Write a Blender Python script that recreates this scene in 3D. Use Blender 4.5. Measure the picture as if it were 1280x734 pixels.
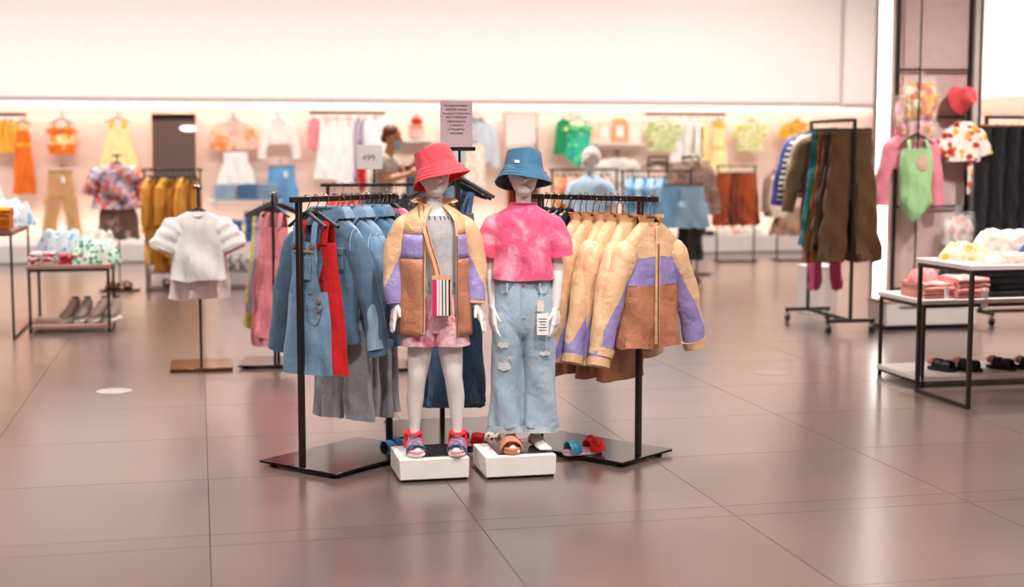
import bpy, bmesh, math, random
from mathutils import Vector, Matrix
import numpy as np

for _o in list(bpy.data.objects):
    bpy.data.objects.remove(_o)
SC = bpy.context.scene
COL = SC.collection
R = math.radians

# ------------------------------------------------------------------ camera
cam_d = bpy.data.cameras.new('camera')
cam = bpy.data.objects.new('camera', cam_d)
COL.objects.link(cam)
cam.location = (0, 0, 1.5)
cam.rotation_euler = (R(90 - 5.686), 0, R(-12.406))
cam_d.sensor_width = 36
cam_d.lens = 50
cam_d.clip_end = 100
cam_d.dof.use_dof = True
cam_d.dof.focus_distance = 6.6
cam_d.dof.aperture_fstop = 1.5
SC.camera = cam

# ------------------------------------------------------------------ world, lights, exposure
SC.view_settings.view_transform = 'Standard'
SC.view_settings.look = 'None'
SC.view_settings.gamma = 1
SC.view_settings.use_curve_mapping = False
SC.view_settings.exposure = 0.0
wd = bpy.data.worlds.new('world')
SC.world = wd
wd.use_nodes = True
wd.node_tree.nodes['Background'].inputs[0].default_value = (1, .93, .89, 1)
wd.node_tree.nodes['Background'].inputs[1].default_value = .35
CEIL = 4.2
LAMP_W = 74
WARM = (1, .95, .91)


def light(name, loc, target, sx, sy, power, col=WARM, shape='RECTANGLE', spread=180):
    d = bpy.data.lights.new(name, 'AREA')
    d.shape = shape
    d.size = sx
    d.size_y = sy
    d.energy = power
    d.color = col
    d.spread = R(spread)
    o = bpy.data.objects.new(name, d)
    COL.objects.link(o)
    o.location = loc
    v = Vector(target) - Vector(loc)
    o.rotation_euler = v.to_track_quat('-Z', 'Y').to_euler()
    return o


# concealed strip behind the bulkhead washing the back wall, strip in the platform slot, wall washer track
light('cove_strip_light', (1.2, 20.53, 2.32), (1.2, 20.6, 1.0), 18.2, .05, 142, (1, .94, .89), spread=110)
light('platform_slot_light', (1.2, 20.36, .31), (1.2, 20.6, .7), 18.2, .05, 84, (1, .93, .86), spread=160)
light('bulkhead_washer_light', (1.0, 15.2, CEIL - .12), (1.0, 20.2, 2.0), 17.6, .12, 240, (1, .95, .91), spread=72)
light('side_cove_light', (10.2, 15.6, 2.36), (10.4, 15.6, 1.2), 9.0, .05, 55, (1, .92, .84), spread=150)
light('side_washer_light', (7.0, 14.5, CEIL - .12), (10.05, 14.5, 2.2), 9.0, .12, 95, (1, .95, .91), spread=72)

# extra track spots, added unseen to brighten the swimwear column and aisle tables
light('added_column_spot', (6.3, 8.4, CEIL - .2), (6.2, 11.3, 1.5), .2, .2, 9, WARM, 'DISK', 50)
light('added_table_spot', (4.2, 5.6, CEIL - .2), (5.0, 8.2, .7), .2, .2, 5, WARM, 'DISK', 50)
ADDED_TRACK = [('added black track lamp brightening the red-hatted mannequin', 0.2, 3.0, 1.0, 6.5, 1.1, 3.5), ('added black track lamp brightening the denim-hatted mannequin', 2.4, 2.8, 1.6, 6.5, 1.1, 3.5)]
for _n, _x, _y, _tx, _ty, _tz, _p in ADDED_TRACK:  # front fill added for the mannequins, out of view
    light('added_mannequin_spot', (_x, _y, CEIL - .2), (_tx, _ty, _tz), .2, .2, _p, WARM, 'DISK', 40)

LAMPS = [(x, y) for y in (1.0, 4.6, 8.2, 11.8, 15.4) for x in (-4.6, -1.4, 1.8, 5.0, 8.2)]


# ------------------------------------------------------------------ materials
def lin(h):
    h = h.lstrip('#')
    out = []
    for i in (0, 2, 4):
        c = int(h[i:i + 2], 16) / 255
        out.append(c / 12.92 if c <= .04045 else ((c + .055) / 1.055) ** 2.4)
    return (*out, 1)


MC = {}


def newmat(key):
    m = bpy.data.materials.new(key)
    m.use_nodes = True
    nt = m.node_tree
    return m, nt, nt.nodes['Principled BSDF']


def nd(nt, t, **k):
    n = nt.nodes.new(t)
    for a, b in k.items():
        if a.startswith('i_'):
            n.inputs[a[2:].replace('_', ' ')].default_value = b
        else:
            setattr(n, a, b)
    return n


def coords(nt, scale=(1, 1, 1)):
    tc = nd(nt, 'ShaderNodeTexCoord')
    mp = nd(nt, 'ShaderNodeMapping')
    mp.inputs['Scale'].default_value = scale
    nt.links.new(tc.outputs['Object'], mp.inputs[0])
    return mp.outputs[0]


def ramp(nt, fac, stops, const=False):
    r = nd(nt, 'ShaderNodeValToRGB')
    r.color_ramp.interpolation = 'CONSTANT' if const else 'LINEAR'
    els = r.color_ramp.elements
    while len(els) < len(stops):
        els.new(.5)
    for e, (p, c) in zip(els, stops):
        e.position = p
        e.color = lin(c) if isinstance(c, str) else c
    nt.links.new(fac, r.inputs[0])
    return r.outputs[0]


def bump(nt, bs, height, strength, dist=.01):
    b = nd(nt, 'ShaderNodeBump')
    b.inputs['Strength'].default_value = strength
    b.inputs['Distance'].default_value = dist
    nt.links.new(height, b.inputs['Height'])
    nt.links.new(b.outputs[0], bs.inputs['Normal'])


def shade(h, f):
    c = lin(h)
    return (min(1, c[0] * f), min(1, c[1] * f), min(1, c[2] * f), 1)


def plain(h, rough=.5, metal=0, spec=.5, vary=.06, scale=12, coat=0, key=None):
    k = key or 'plain_%s_%s_%s_%s' % (h, rough, metal, vary)
    if k in MC:
        return MC[k]
    m, nt, b = newmat(k)
    b.inputs['Roughness'].default_value = rough
    b.inputs['Metallic'].default_value = metal
    b.inputs['Specular IOR Level'].default_value = spec
    b.inputs['Coat Weight'].default_value = coat
    n = nd(nt, 'ShaderNodeTexNoise', i_Scale=scale, i_Detail=4)
    nt.links.new(coords(nt), n.inputs['Vector'])
    nt.links.new(ramp(nt, n.outputs[0], [(.3, shade(h, 1 - vary)), (.7, shade(h, 1 + vary))]), b.inputs['Base Color'])
    MC[k] = m
    return m


def fabric(h, rough=.85, vary=.1, folds=.35, fscale=7, sheen=.15, weave=900):
    k = 'fabric_%s_%s_%s' % (h, rough, folds)
    if k in MC:
        return MC[k]
    m, nt, b = newmat(k)
    b.inputs['Roughness'].default_value = rough
    b.inputs['Sheen Weight'].default_value = sheen
    b.inputs['Specular IOR Level'].default_value = .3
    v = coords(nt, (1, 1, .35))
    n = nd(nt, 'ShaderNodeTexNoise', i_Scale=fscale * 2, i_Detail=6)
    nt.links.new(v, n.inputs['Vector'])
    nt.links.new(ramp(nt, n.outputs[0], [(.3, shade(h, 1 - vary)), (.7, shade(h, 1 + vary))]), b.inputs['Base Color'])
    n2 = nd(nt, 'ShaderNodeTexNoise', i_Scale=fscale * 2.2, i_Detail=3)
    nt.links.new(coords(nt, (1.4, 1.4, .7)), n2.inputs['Vector'])
    bump(nt, b, n2.outputs[0], folds, .05)
    MC[k] = m
    return m


def nylon(h):
    k = 'nylon_' + h
    if k in MC:
        return MC[k]
    m, nt, b = newmat(k)
    b.inputs['Roughness'].default_value = .36
    b.inputs['Specular IOR Level'].default_value = .45
    v = coords(nt)
    n = nd(nt, 'ShaderNodeTexNoise', i_Scale=14, i_Detail=4)
    n.inputs['Distortion'].default_value = .3
    nt.links.new(v, n.inputs['Vector'])
    nt.links.new(ramp(nt, n.outputs[0], [(.3, shade(h, .96)), (.7, shade(h, 1.04))]), b.inputs['Base Color'])
    bump(nt, b, n.outputs[0], .35, .05)
    MC[k] = m
    return m


def nylon2(h1, h2, A, x0, zs, L, r, t0=.22):
    """sleeve cloth in two colours, joined along a diagonal seam: H2 on the inner lower side"""
    k_ = 'nylon2_%s_%s_%s_%s_%s' % (h1, h2, A, x0, zs)
    if k_ in MC:
        return MC[k_]
    m = nylon(h1).copy()
    m.name = k_
    nt = m.node_tree
    bs = nt.nodes['Principled BSDF']
    ca, sa = math.cos(A), math.sin(A)
    k = 2 / (1 - t0) * r / L
    sp = nd(nt, 'ShaderNodeSeparateXYZ')
    nt.links.new(coords(nt), sp.inputs[0])
    ab = nd(nt, 'ShaderNodeMath', operation='ABSOLUTE')
    nt.links.new(sp.outputs[0], ab.inputs[0])
    f1 = nd(nt, 'ShaderNodeMath', operation='MULTIPLY_ADD')
    f1.inputs[1].default_value = ca - k * sa
    f1.inputs[2].default_value = -ca * x0 - sa * zs + .8 * r + k * t0 * L + k * sa * x0 - k * ca * zs
    nt.links.new(ab.outputs[0], f1.inputs[0])
    f2 = nd(nt, 'ShaderNodeMath', operation='MULTIPLY_ADD')
    f2.inputs[1].default_value = sa + k * ca
    nt.links.new(sp.outputs[2], f2.inputs[0])
    nt.links.new(f1.outputs[0], f2.inputs[2])
    lt = nd(nt, 'ShaderNodeMath', operation='LESS_THAN')
    lt.inputs[1].default_value = 0
    nt.links.new(f2.outputs[0], lt.inputs[0])
    mx = nd(nt, 'ShaderNodeMix', data_type='RGBA')
    nt.links.new(lt.outputs[0], mx.inputs[0])
    old = bs.inputs['Base Color'].links[0].from_socket
    nt.links.new(old, mx.inputs[6])
    mx.inputs[7].default_value = lin(h2)
    nt.links.new(mx.outputs[2], bs.inputs['Base Color'])
    MC[k_] = m
    return m


def denim(h, wear=.35, rough=.8):
    k = 'denim_%s_%s' % (h, wear)
    if k in MC:
        return MC[k]
    m, nt, b = newmat(k)
    b.inputs['Roughness'].default_value = rough
    b.inputs['Sheen Weight'].default_value = .15
    b.inputs['Specular IOR Level'].default_value = .25
    n = nd(nt, 'ShaderNodeTexNoise', i_Scale=5, i_Detail=3)
    nt.links.new(coords(nt, (1, 1, .6)), n.inputs['Vector'])
    n2 = nd(nt, 'ShaderNodeTexNoise', i_Scale=120, i_Detail=2)
    nt.links.new(coords(nt, (1.6, 1.6, .25)), n2.inputs['Vector'])
    mx = nd(nt, 'ShaderNodeMath', operation='MULTIPLY_ADD')
    mx.inputs[1].default_value = .4
    nt.links.new(n2.outputs[0], mx.inputs[0])
    nt.links.new(n.outputs[0], mx.inputs[2])
    nt.links.new(ramp(nt, mx.outputs[0], [(.42, shade(h, 1 - wear)), (.7, lin(h)), (.98, shade(h, 1 + wear))]), b.inputs['Base Color'])
    n3 = nd(nt, 'ShaderNodeTexNoise', i_Scale=16, i_Detail=4)
    nt.links.new(coords(nt, (1.2, 1.2, .9)), n3.inputs['Vector'])
    bump(nt, b, n3.outputs[0], .3, .05)
    MC[k] = m
    return m


def stripes(cols, period, axis='Z', rough=.85):
    """equal-width stripes in COLS repeated every PERIOD metres along AXIS"""
    k = 'stripes_%s_%s_%s' % ('_'.join(cols), period, axis)
    if k in MC:
        return MC[k]
    m, nt, b = newmat(k)
    b.inputs['Roughness'].default_value = rough
    sp = nd(nt, 'ShaderNodeSeparateXYZ')
    nt.links.new(coords(nt), sp.inputs[0])
    a = nd(nt, 'ShaderNodeMath', operation='MULTIPLY')
    a.inputs[1].default_value = 1 / period
    nt.links.new(sp.outputs[axis], a.inputs[0])
    f = nd(nt, 'ShaderNodeMath', operation='FRACT')
    nt.links.new(a.outputs[0], f.inputs[0])
    nt.links.new(ramp(nt, f.outputs[0], [(i / len(cols), c) for i, c in enumerate(cols)], True), b.inputs['Base Color'])
    MC[k] = m
    return m


def floral(base, cols, scale=22, thr=.45, rough=.85):
    k = 'floral_%s_%s_%s' % (base, '_'.join(cols), scale)
    if k in MC:
        return MC[k]
    m, nt, b = newmat(k)
    b.inputs['Roughness'].default_value = rough
    v = nd(nt, 'ShaderNodeTexVoronoi', i_Scale=scale)
    nt.links.new(coords(nt), v.inputs['Vector'])
    sp = nd(nt, 'ShaderNodeSeparateColor')
    nt.links.new(v.outputs['Color'], sp.inputs[0])
    n = len(cols)
    pc = ramp(nt, sp.outputs[0], [(i / n, c) for i, c in enumerate(cols)], True)
    lt = nd(nt, 'ShaderNodeMath', operation='LESS_THAN')
    lt.inputs[1].default_value = thr
    nt.links.new(v.outputs['Distance'], lt.inputs[0])
    mx = nd(nt, 'ShaderNodeMix', data_type='RGBA')
    nt.links.new(lt.outputs[0], mx.inputs[0])
    mx.inputs[6].default_value = lin(base)
    nt.links.new(pc, mx.inputs[7])
    nt.links.new(mx.outputs[2], b.inputs['Base Color'])
    MC[k] = m
    return m


def tiedye(stops, scale=6, key='tiedye'):
    k = key + '_'.join(c for p, c in stops)
    if k in MC:
        return MC[k]
    m, nt, b = newmat(k)
    b.inputs['Roughness'].default_value = .85
    b.inputs['Sheen Weight'].default_value = .15
    n = nd(nt, 'ShaderNodeTexNoise', i_Scale=scale, i_Detail=5)
    n.inputs['Distortion'].default_value = 1.2
    nt.links.new(coords(nt), n.inputs['Vector'])
    nt.links.new(ramp(nt, n.outputs[0], stops), b.inputs['Base Color'])
    n2 = nd(nt, 'ShaderNodeTexNoise', i_Scale=14, i_Detail=3)
    nt.links.new(coords(nt), n2.inputs['Vector'])
    bump(nt, b, n2.outputs[0], .35, .05)
    MC[k] = m
    return m


def emit(h, s):
    k = 'emit_%s_%s' % (h, s)
    if k in MC:
        return MC[k]
    m, nt, b = newmat(k)
    b.inputs['Base Color'].default_value = lin(h)
    b.inputs['Emission Color'].default_value = lin(h)
    b.inputs['Emission Strength'].default_value = s
    MC[k] = m
    return m


def clearplastic():
    if 'clear' in MC:
        return MC['clear']
    m, nt, b = newmat('clear_plastic')
    b.inputs['Base Color'].default_value = (1, 1, 1, 1)
    b.inputs['Roughness'].default_value = .15
    b.inputs['Alpha'].default_value = .14
    n = nd(nt, 'ShaderNodeTexNoise', i_Scale=25, i_Detail=2)
    nt.links.new(coords(nt), n.inputs['Vector'])
    bump(nt, b, n.outputs[0], .8, .03)
    MC['clear'] = m
    return m


BLACK = plain('#1c1917', .42, 0, .4, key='black_powder_coat')
BRONZE = plain('#2e241f', .4, .3, .5, key='dark_bronze_metal')
PLATE = plain('#2b2522', .16, .75, .5, key='dark_polished_plate')
HANG = plain('#161514', .5, key='black_hanger_plastic')
CHROME = plain('#b9b4ae', .2, 1, key='chrome')
WHITEP = plain('#efe9e4', .45, key='white_paint', vary=.02)
WHITEB = plain('#ded6d1', .4, key='white_board', vary=.03)
WOOD = plain('#b98f73', .5, key='pale_wood', vary=.15, scale=6)
MANN = plain('#e6deda', .38, key='mannequin_plastic', vary=.015)
PAPER = plain('#f2eeea', .7, key='paper', vary=.02)
RUBBER = plain('#121212', .7, key='black_rubber')

# ------------------------------------------------------------------ mesh helpers


class B:
    """collects shapes for ONE mesh"""

    def __init__(s):
        s.v = []
        s.f = []
        s.m = []

    def add(s, V, F, mi=0):
        o = len(s.v)
        s.v += [tuple(p) for p in V]
        s.f += [tuple(i + o for i in f) for f in F]
        s.m += [mi] * len(F)
        return s

    def box(s, c, d, ch=.004, rz=0, mi=0, M=None):
        x, y, z = d[0] / 2, d[1] / 2, d[2] / 2
        ch = min(ch, x * .5, y * .5, z * .5)
        bm = bmesh.new()
        bmesh.ops.create_cube(bm, size=1)
        for v in bm.verts:
            v.co = Vector((v.co.x * 2 * x, v.co.y * 2 * y, v.co.z * 2 * z))
        if ch > 0:
            bmesh.ops.bevel(bm, geom=list(bm.edges), offset=ch, segments=1, affect='EDGES')
        X = M if M is not None else Matrix.Rotation(rz, 4, 'Z')
        bm.verts.index_update()
        V = [X @ v.co + Vector(c) for v in bm.verts]
        F = [[v.index for v in f.verts] for f in bm.faces]
        bm.free()
        return s.add(V, F, mi)

    def grid(s, rows, closed=True, cap0=False, cap1=False, mi=0, mfn=None):
        n = len(rows[0])
        V = [p for r in rows for p in r]
        F, MI = [], []
        for i in range(len(rows) - 1):
            for j in range(n if closed else n - 1):
                k = (j + 1) % n
                F.append((i * n + j, i * n + k, (i + 1) * n + k, (i + 1) * n + j))
                MI.append(mfn(i / (len(rows) - 1), (j + .5) / n) if mfn else mi)
        if cap0:
            F.append(tuple(range(n - 1, -1, -1)))
            MI.append(mi if not mfn else MI[0])
        if cap1:
            b = (len(rows) - 1) * n
            F.append(tuple(b + j for j in range(n)))
            MI.append(mi if not mfn else MI[-1])
        o = len(s.v)
        s.v += [tuple(p) for p in V]
        s.f += [tuple(i + o for i in f) for f in F]
        s.m += MI
        return s

    def tube(s, path, r, n=8, cap=True, flat=1.0, up=(0, 0, 1), amp=0, seed=0, mfn=None, mi=0, sub=0):
        P = [Vector(p) for p in path]
        rs = list(r) if isinstance(r, (list, tuple)) else [r] * len(P)
        if sub:
            P, rs = smooth_path(P, rs, sub)
        rows = []
        u0 = Vector(up)
        rng = random.Random(seed)
        ph = [rng.uniform(0, 6.28) for _ in range(4)]
        for i, p in enumerate(P):
            t = (P[min(i + 1, len(P) - 1)] - P[max(i - 1, 0)]).normalized()
            a = t.cross(u0)
            if a.length < 1e-3:
                a = t.cross(Vector((0, 1, 0)))
                if a.length < 1e-3:
                    a = t.cross(Vector((1, 0, 0)))
            a.normalize()
            b = a.cross(t).normalized()
            u0 = b
            row = []
            for j in range(n):
                th = 2 * math.pi * j / n
                rr = rs[i]
                if amp:
                    rr *= 1 + amp * (math.sin(i * 17.0 / len(P) + ph[0] + 2 * math.sin(th + ph[1])) * .6 + math.sin(3 * th + i * 8.0 / len(P) + ph[2]) * .4)
                row.append(p + a * (math.cos(th) * rr) + b * (math.sin(th) * rr * flat))
            rows.append(row)
        return s.grid(rows, True, cap, cap, mi, mfn)

    def ell(s, c, r, nu=16, nv=10, M=None, mi=0):
        rows = []
        for i in range(1, nv):
            ph = math.pi * i / nv
            row = []
            for j in range(nu):
                th = 2 * math.pi * j / nu
                p = Vector((r[0] * math.sin(ph) * math.cos(th), r[1] * math.sin(ph) * math.sin(th), -r[2] * math.cos(ph)))
                row.append((M @ p if M is not None else p) + Vector(c))
            rows.append(row)
        return s.grid(rows, True, True, True, mi)

    def obj(s, name, mat, parent=None, smooth=True, angle=40):
        me = bpy.data.meshes.new(name)
        me.from_pydata(s.v, [], s.f)
        for mt in (mat if isinstance(mat, (list, tuple)) else [mat]):
            me.materials.append(mt)
        if isinstance(mat, (list, tuple)):
            me.polygons.foreach_set('material_index', s.m)
        if smooth:
            me.polygons.foreach_set('use_smooth', [True] * len(me.polygons))
            me.set_sharp_from_angle(angle=R(angle))
        me.update()
        o = bpy.data.objects.new(name, me)
        COL.objects.link(o)
        if parent:
            o.parent = parent
        return o


def smooth_path(P, rs, sub):
    """Catmull-Rom"""
    Q, q = [], []
    n = len(P)
    for i in range(n - 1):
        p0, p1, p2, p3 = P[max(i - 1, 0)], P[i], P[i + 1], P[min(i + 2, n - 1)]
        for k in range(sub):
            t = k / sub
            Q.append(.5 * ((2 * p1) + (p2 - p0) * t + (2 * p0 - 5 * p1 + 4 * p2 - p3) * t * t + (3 * p1 - p0 - 3 * p2 + p3) * t ** 3))
            q.append(rs[i] * (1 - t) + rs[i + 1] * t)
    Q.append(P[-1])
    q.append(rs[-1])
    return Q, q


def tag(o, label, cat, group=None, kind=None):
    if label:
        o['label'] = label
    if cat:
        o['category'] = cat
    if group:
        o['group'] = group
    if kind:
        o['kind'] = kind
    return o


def thing(name, label, cat, loc=(0, 0, 0), rz=0, group=None):
    o = bpy.data.objects.new(name, None)
    o.empty_display_size = .05
    COL.objects.link(o)
    o.location = loc
    o.rotation_euler = (0, 0, rz)
    return tag(o, label, cat, group)


def struct(o):
    o['kind'] = 'structure'
    return o


def boxobj(name, c, d, mat, parent=None, ch=.004, rz=0):
    return B().box(c, d, ch, rz).obj(name, mat, parent)


ORD = 'first second third fourth fifth sixth seventh eighth ninth tenth eleventh twelfth thirteenth fourteenth'.split()
SEED = [0]


def nseed():
    SEED[0] += 1
    return SEED[0]


def prof_rings(profile, z0, z1, m, n, seed=0, amp=0., k=5, p=2.4, th0=0, th1=2 * math.pi, cx=None, cy=None, closed=True):
    """rings of a garment shell: PROFILE is [(z, rx, ry)] with z falling; folds grow towards the low end"""
    pr = sorted(profile)
    zs = [q[0] for q in pr]
    zt, zb = zs[-1], zs[0]
    rng = random.Random(seed)
    ph = [rng.uniform(0, 6.28) for _ in range(5)]
    rows = []
    for i in range(m + 1):
        z = z0 + (z1 - z0) * i / m
        rx = float(np.interp(z, zs, [q[1] for q in pr]))
        ry = float(np.interp(z, zs, [q[2] for q in pr]))
        t = min(1, max(0, (zt - z) / max(1e-6, zt - zb)))
        x0 = cx(z) if cx else 0
        y0 = cy(z) if cy else 0
        row = []
        cnt = n if closed else n + 1
        for j in range(cnt):
            th = th0 + (th1 - th0) * j / n
            c, s_ = math.cos(th), math.sin(th)
            cc = math.copysign(abs(c) ** (2 / p), c)
            ss = math.copysign(abs(s_) ** (2 / p), s_)
            off = amp * 1.25 * (.15 + .85 * t) * (math.sin(k * th + ph[0] + 1.2 * math.sin(z * 9 + ph[3])) * .65 + math.sin((2 * k - 1) * th + ph[1] + z * 7) * .35
                                           + .5 * math.sin(z * 22 + 3 * th + ph[2]))
            row.append((x0 + (rx + off * .6) * cc, y0 + (ry + off) * ss, z + (.4 * off if i == m else 0)))
        rows.append(row)
    return rows


# ------------------------------------------------------------------ hangers and clothes on hangers
def hanger(label, loc, rz, hook=.09, w=.15, mat=HANG, kind='arch', group=None, drop=.05, lift=.012):
    t = thing('clothes_hanger', label, 'hanger', loc, rz, group)
    b = B()
    if kind == 'arch':
        e_ = -drop - .012
        b.tube([(-w, 0, e_), (-w * .6, 0, e_ * .42), (-w * .22, 0, lift * .6), (0, 0, lift + .008), (w * .22, 0, lift * .6), (w * .6, 0, e_ * .42), (w, 0, e_)],
               [.011, .013, .014, .014, .014, .013, .011], 8, True, .75, sub=2)
        b.obj('shoulder_bar', mat, t)
    else:
        b.tube([(-w, 0, 0), (w, 0, 0)], .009, 8)
        b.obj('clip_bar', mat, t)
        for sx in (-1, 1):
            B().box((sx * w * .8, 0, -.012), (.026, .026, .05), .004).obj('clip', mat, t)
    h = hook
    b = B()
    b.tube([(0, 0, 0), (0, 0, h - .045), (.016, 0, h - .016), (.019, 0, h + .004), (.009, 0, h + .019), (-.009, 0, h + .019), (-.018, 0, h + .004), (-.015, 0, h - .008)],
           .0025, 6, sub=2)
    b.obj('hook', CHROME if mat == HANG else mat, t)
    return t


def sleeve(b, sx, w, zs, ln, ang, r0, r1, d=.7, seed=0, fwd=0., mfn=None, n=20, m=22):
    a = R(ang)
    dx, dz = math.sin(a), -math.cos(a)
    P, rr = [], []
    for i in range(m + 1):
        t = i / m
        bend = .03 * math.sin(t * 3.1) * (ln / .45)
        P.append((sx * (w - .02 + dx * ln * t + bend * .5), -fwd * t * t * ln, zs + dz * ln * t))
        rr.append(r0 + (r1 - r0) * t)
    P = [(sx * w * .5, 0, zs + r0 * .55), (sx * (w * .72), 0, zs + r0 * .3), (sx * (w - .035), 0, zs + r0 * .12)] + P[1:]
    rr = [r0 * .25, r0 * .6, r0 * .88] + rr[1:]
    b.tube(P, rr, n, True, d, up=(0, 1, 0), amp=.09, seed=seed, mfn=mfn)
    return P[-1], (sx * dx, 0, dz)


def top(name, label, loc, rz, mat, w=.17, L=.45, hem=None, d=.045, neck=.065, drop=.05, amp=.02, slv=None, sang=14, sr=(.06, .05), slmat=None,
        cuff=None, hemband=None, collar=None, buttons=0, pockets=None, cat='top', group=None, hook=.09, hang=True, hlabel=None, panels=None, placket=None,
        sd=.7, hmat=HANG, n=28, hood=None, bmat=None, neckband=None, smfn=None, ruffle=None, hw=None, seam=None):
    """an upper garment hung by its neck: local origin at the neck, width along x, front towards -y"""
    hem = hem or w * 1.02
    sd_ = nseed()
    t = thing(name, label, cat, loc, rz, group)
    pr = [(0, neck, d * .75), (-.012, neck + .012, d * .8), (-drop * .55, w * .72, d * .85), (-drop, w * .97, d * .8), (-drop - .03, w, d), (-L * .5, w * .5 + hem * .5 - .004, d * 1.05), (-L, hem, d * 1.15)]
    cuts = panels or [(-L, mat, 'body')]
    z0 = 0
    for zc, mt, nm in cuts:
        m = max(4, int((z0 - zc) / L * 20))
        B().grid(prof_rings(pr, z0, zc, m, n, sd_, amp)).obj(nm, mt, t)
        z0 = zc
    if slv:
        for sx in (-1, 1):
            b = B()
            P, dr = sleeve(b, sx, w, -drop - .055, slv, sang, sr[0], sr[1], sd, sd_ + sx, mfn=smfn(sx) if smfn else None)
            s = b.obj('sleeve', slmat or mat, t)
            if cuff:
                e = Vector(P)
                v = Vector(dr)
                B().tube([e - v * .035, e + v * .005], [sr[1] * 1.14, sr[1] * 1.1], 14, True, sd, up=(0, 1, 0)).obj('cuff', cuff, s)
    if hemband:
        B().grid(prof_rings([(z, a + .004, c + .004) for z, a, c in pr], -L + .04, -L - .003, 2, n, sd_, amp)).obj('hem_band', hemband, t)
    if collar:
        b = B()
        rows = []
        for i in range(5):
            q = i / 4
            row = []
            for j in range(21):
                th = R(-90 + 14) + (R(360 - 28)) * j / 20
                o = [0, .008, .018, .034, .045][i]
                zz = [-.005, .035, .042, .02, -.012][i] - .03 * (1 - abs(j - 10) / 10 < .25) * q
                row.append(((neck + .004 + o) * math.cos(th), (d * .8 + o) * math.sin(th), zz))
            rows.append(row)
        b.grid(rows, False).obj('collar', collar, t)
    if neckband:
        B().tube([((neck + .006) * math.cos(a), (d * .8 + .004) * math.sin(a), -.008 - .022 * max(0, -math.sin(a))) for a in [2 * math.pi * q / 24 for q in range(25)]], .007, 6, False).obj('neckband', neckband, t)
    if placket:
        B().box((0, -d * 1.12 - .004, -L * .5), (.028, .008, L * .94), .002).obj('placket', placket, t)
        if buttons:
            for i in range(buttons):
                z = -.06 - (L - .1) * i / max(1, buttons - 1)
                B().tube([(0, -d * 1.12 - .008, z), (0, -d * 1.12 - .013, z)], .008, 10).obj('button', bmat or CHROME, t)
    if pockets:
        for sx in (-1, 1):
            px, pz, pw, phh = pockets
            k = B().box((sx * px, -d * 1.1 - .005, pz), (pw, .01, phh), .003).obj('pocket', slmat if not isinstance(slmat, list) and slmat else mat, t)
            B().box((sx * px, -d * 1.1 - .011, pz + phh * .36), (pw * 1.06, .008, phh * .32), .003).obj('flap', mat if not panels else panels[0][1], k)
            B().tube([(sx * px, -d * 1.1 - .014, pz + phh * .28), (sx * px, -d * 1.1 - .02, pz + phh * .28)], .009, 10).obj('button', bmat or CHROME, k)
    if seam:
        for sx in (-1, 1):
            rr_ = sr[0] * 1.04
            B().tube([(sx * (w - .018), rr_ * sd * math.cos(q), -drop - .06 + rr_ * math.sin(q)) for q in [2 * math.pi * k_ / 18 for k_ in range(19)]], .003, 5, False).obj('armhole_seam', seam, t)
            B().tube([(sx * .05, -d * 1.06 - .004, -.17), (sx * .04, -d * 1.1 - .004, -L * .6), (sx * .045, -d * 1.15 - .004, -L + .04)], .0025, 5).obj('front_seam', seam, t)
        rw = prof_rings([(z, q1 + .003, q2 + .003) for z, q1, q2 in pr], -.15, -.151, 1, n, sd_, amp)[0]
        B().tube(rw + [rw[0]], .0025, 5, False).obj('yoke_seam', seam, t)
    if ruffle:
        B().grid(prof_rings([(-L + .03, hem + .004, d * 1.2), (-L - .06, hem * 1.12, d * 1.5)], -L + .03, -L - .06, 4, 40, sd_, .016, 11)).obj('ruffle', ruffle, t)
    if hang:
        hanger(hlabel or 'black hanger inside ' + label, loc, rz, hook, hw or w * .85, hmat, drop=drop)
    return t


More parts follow.
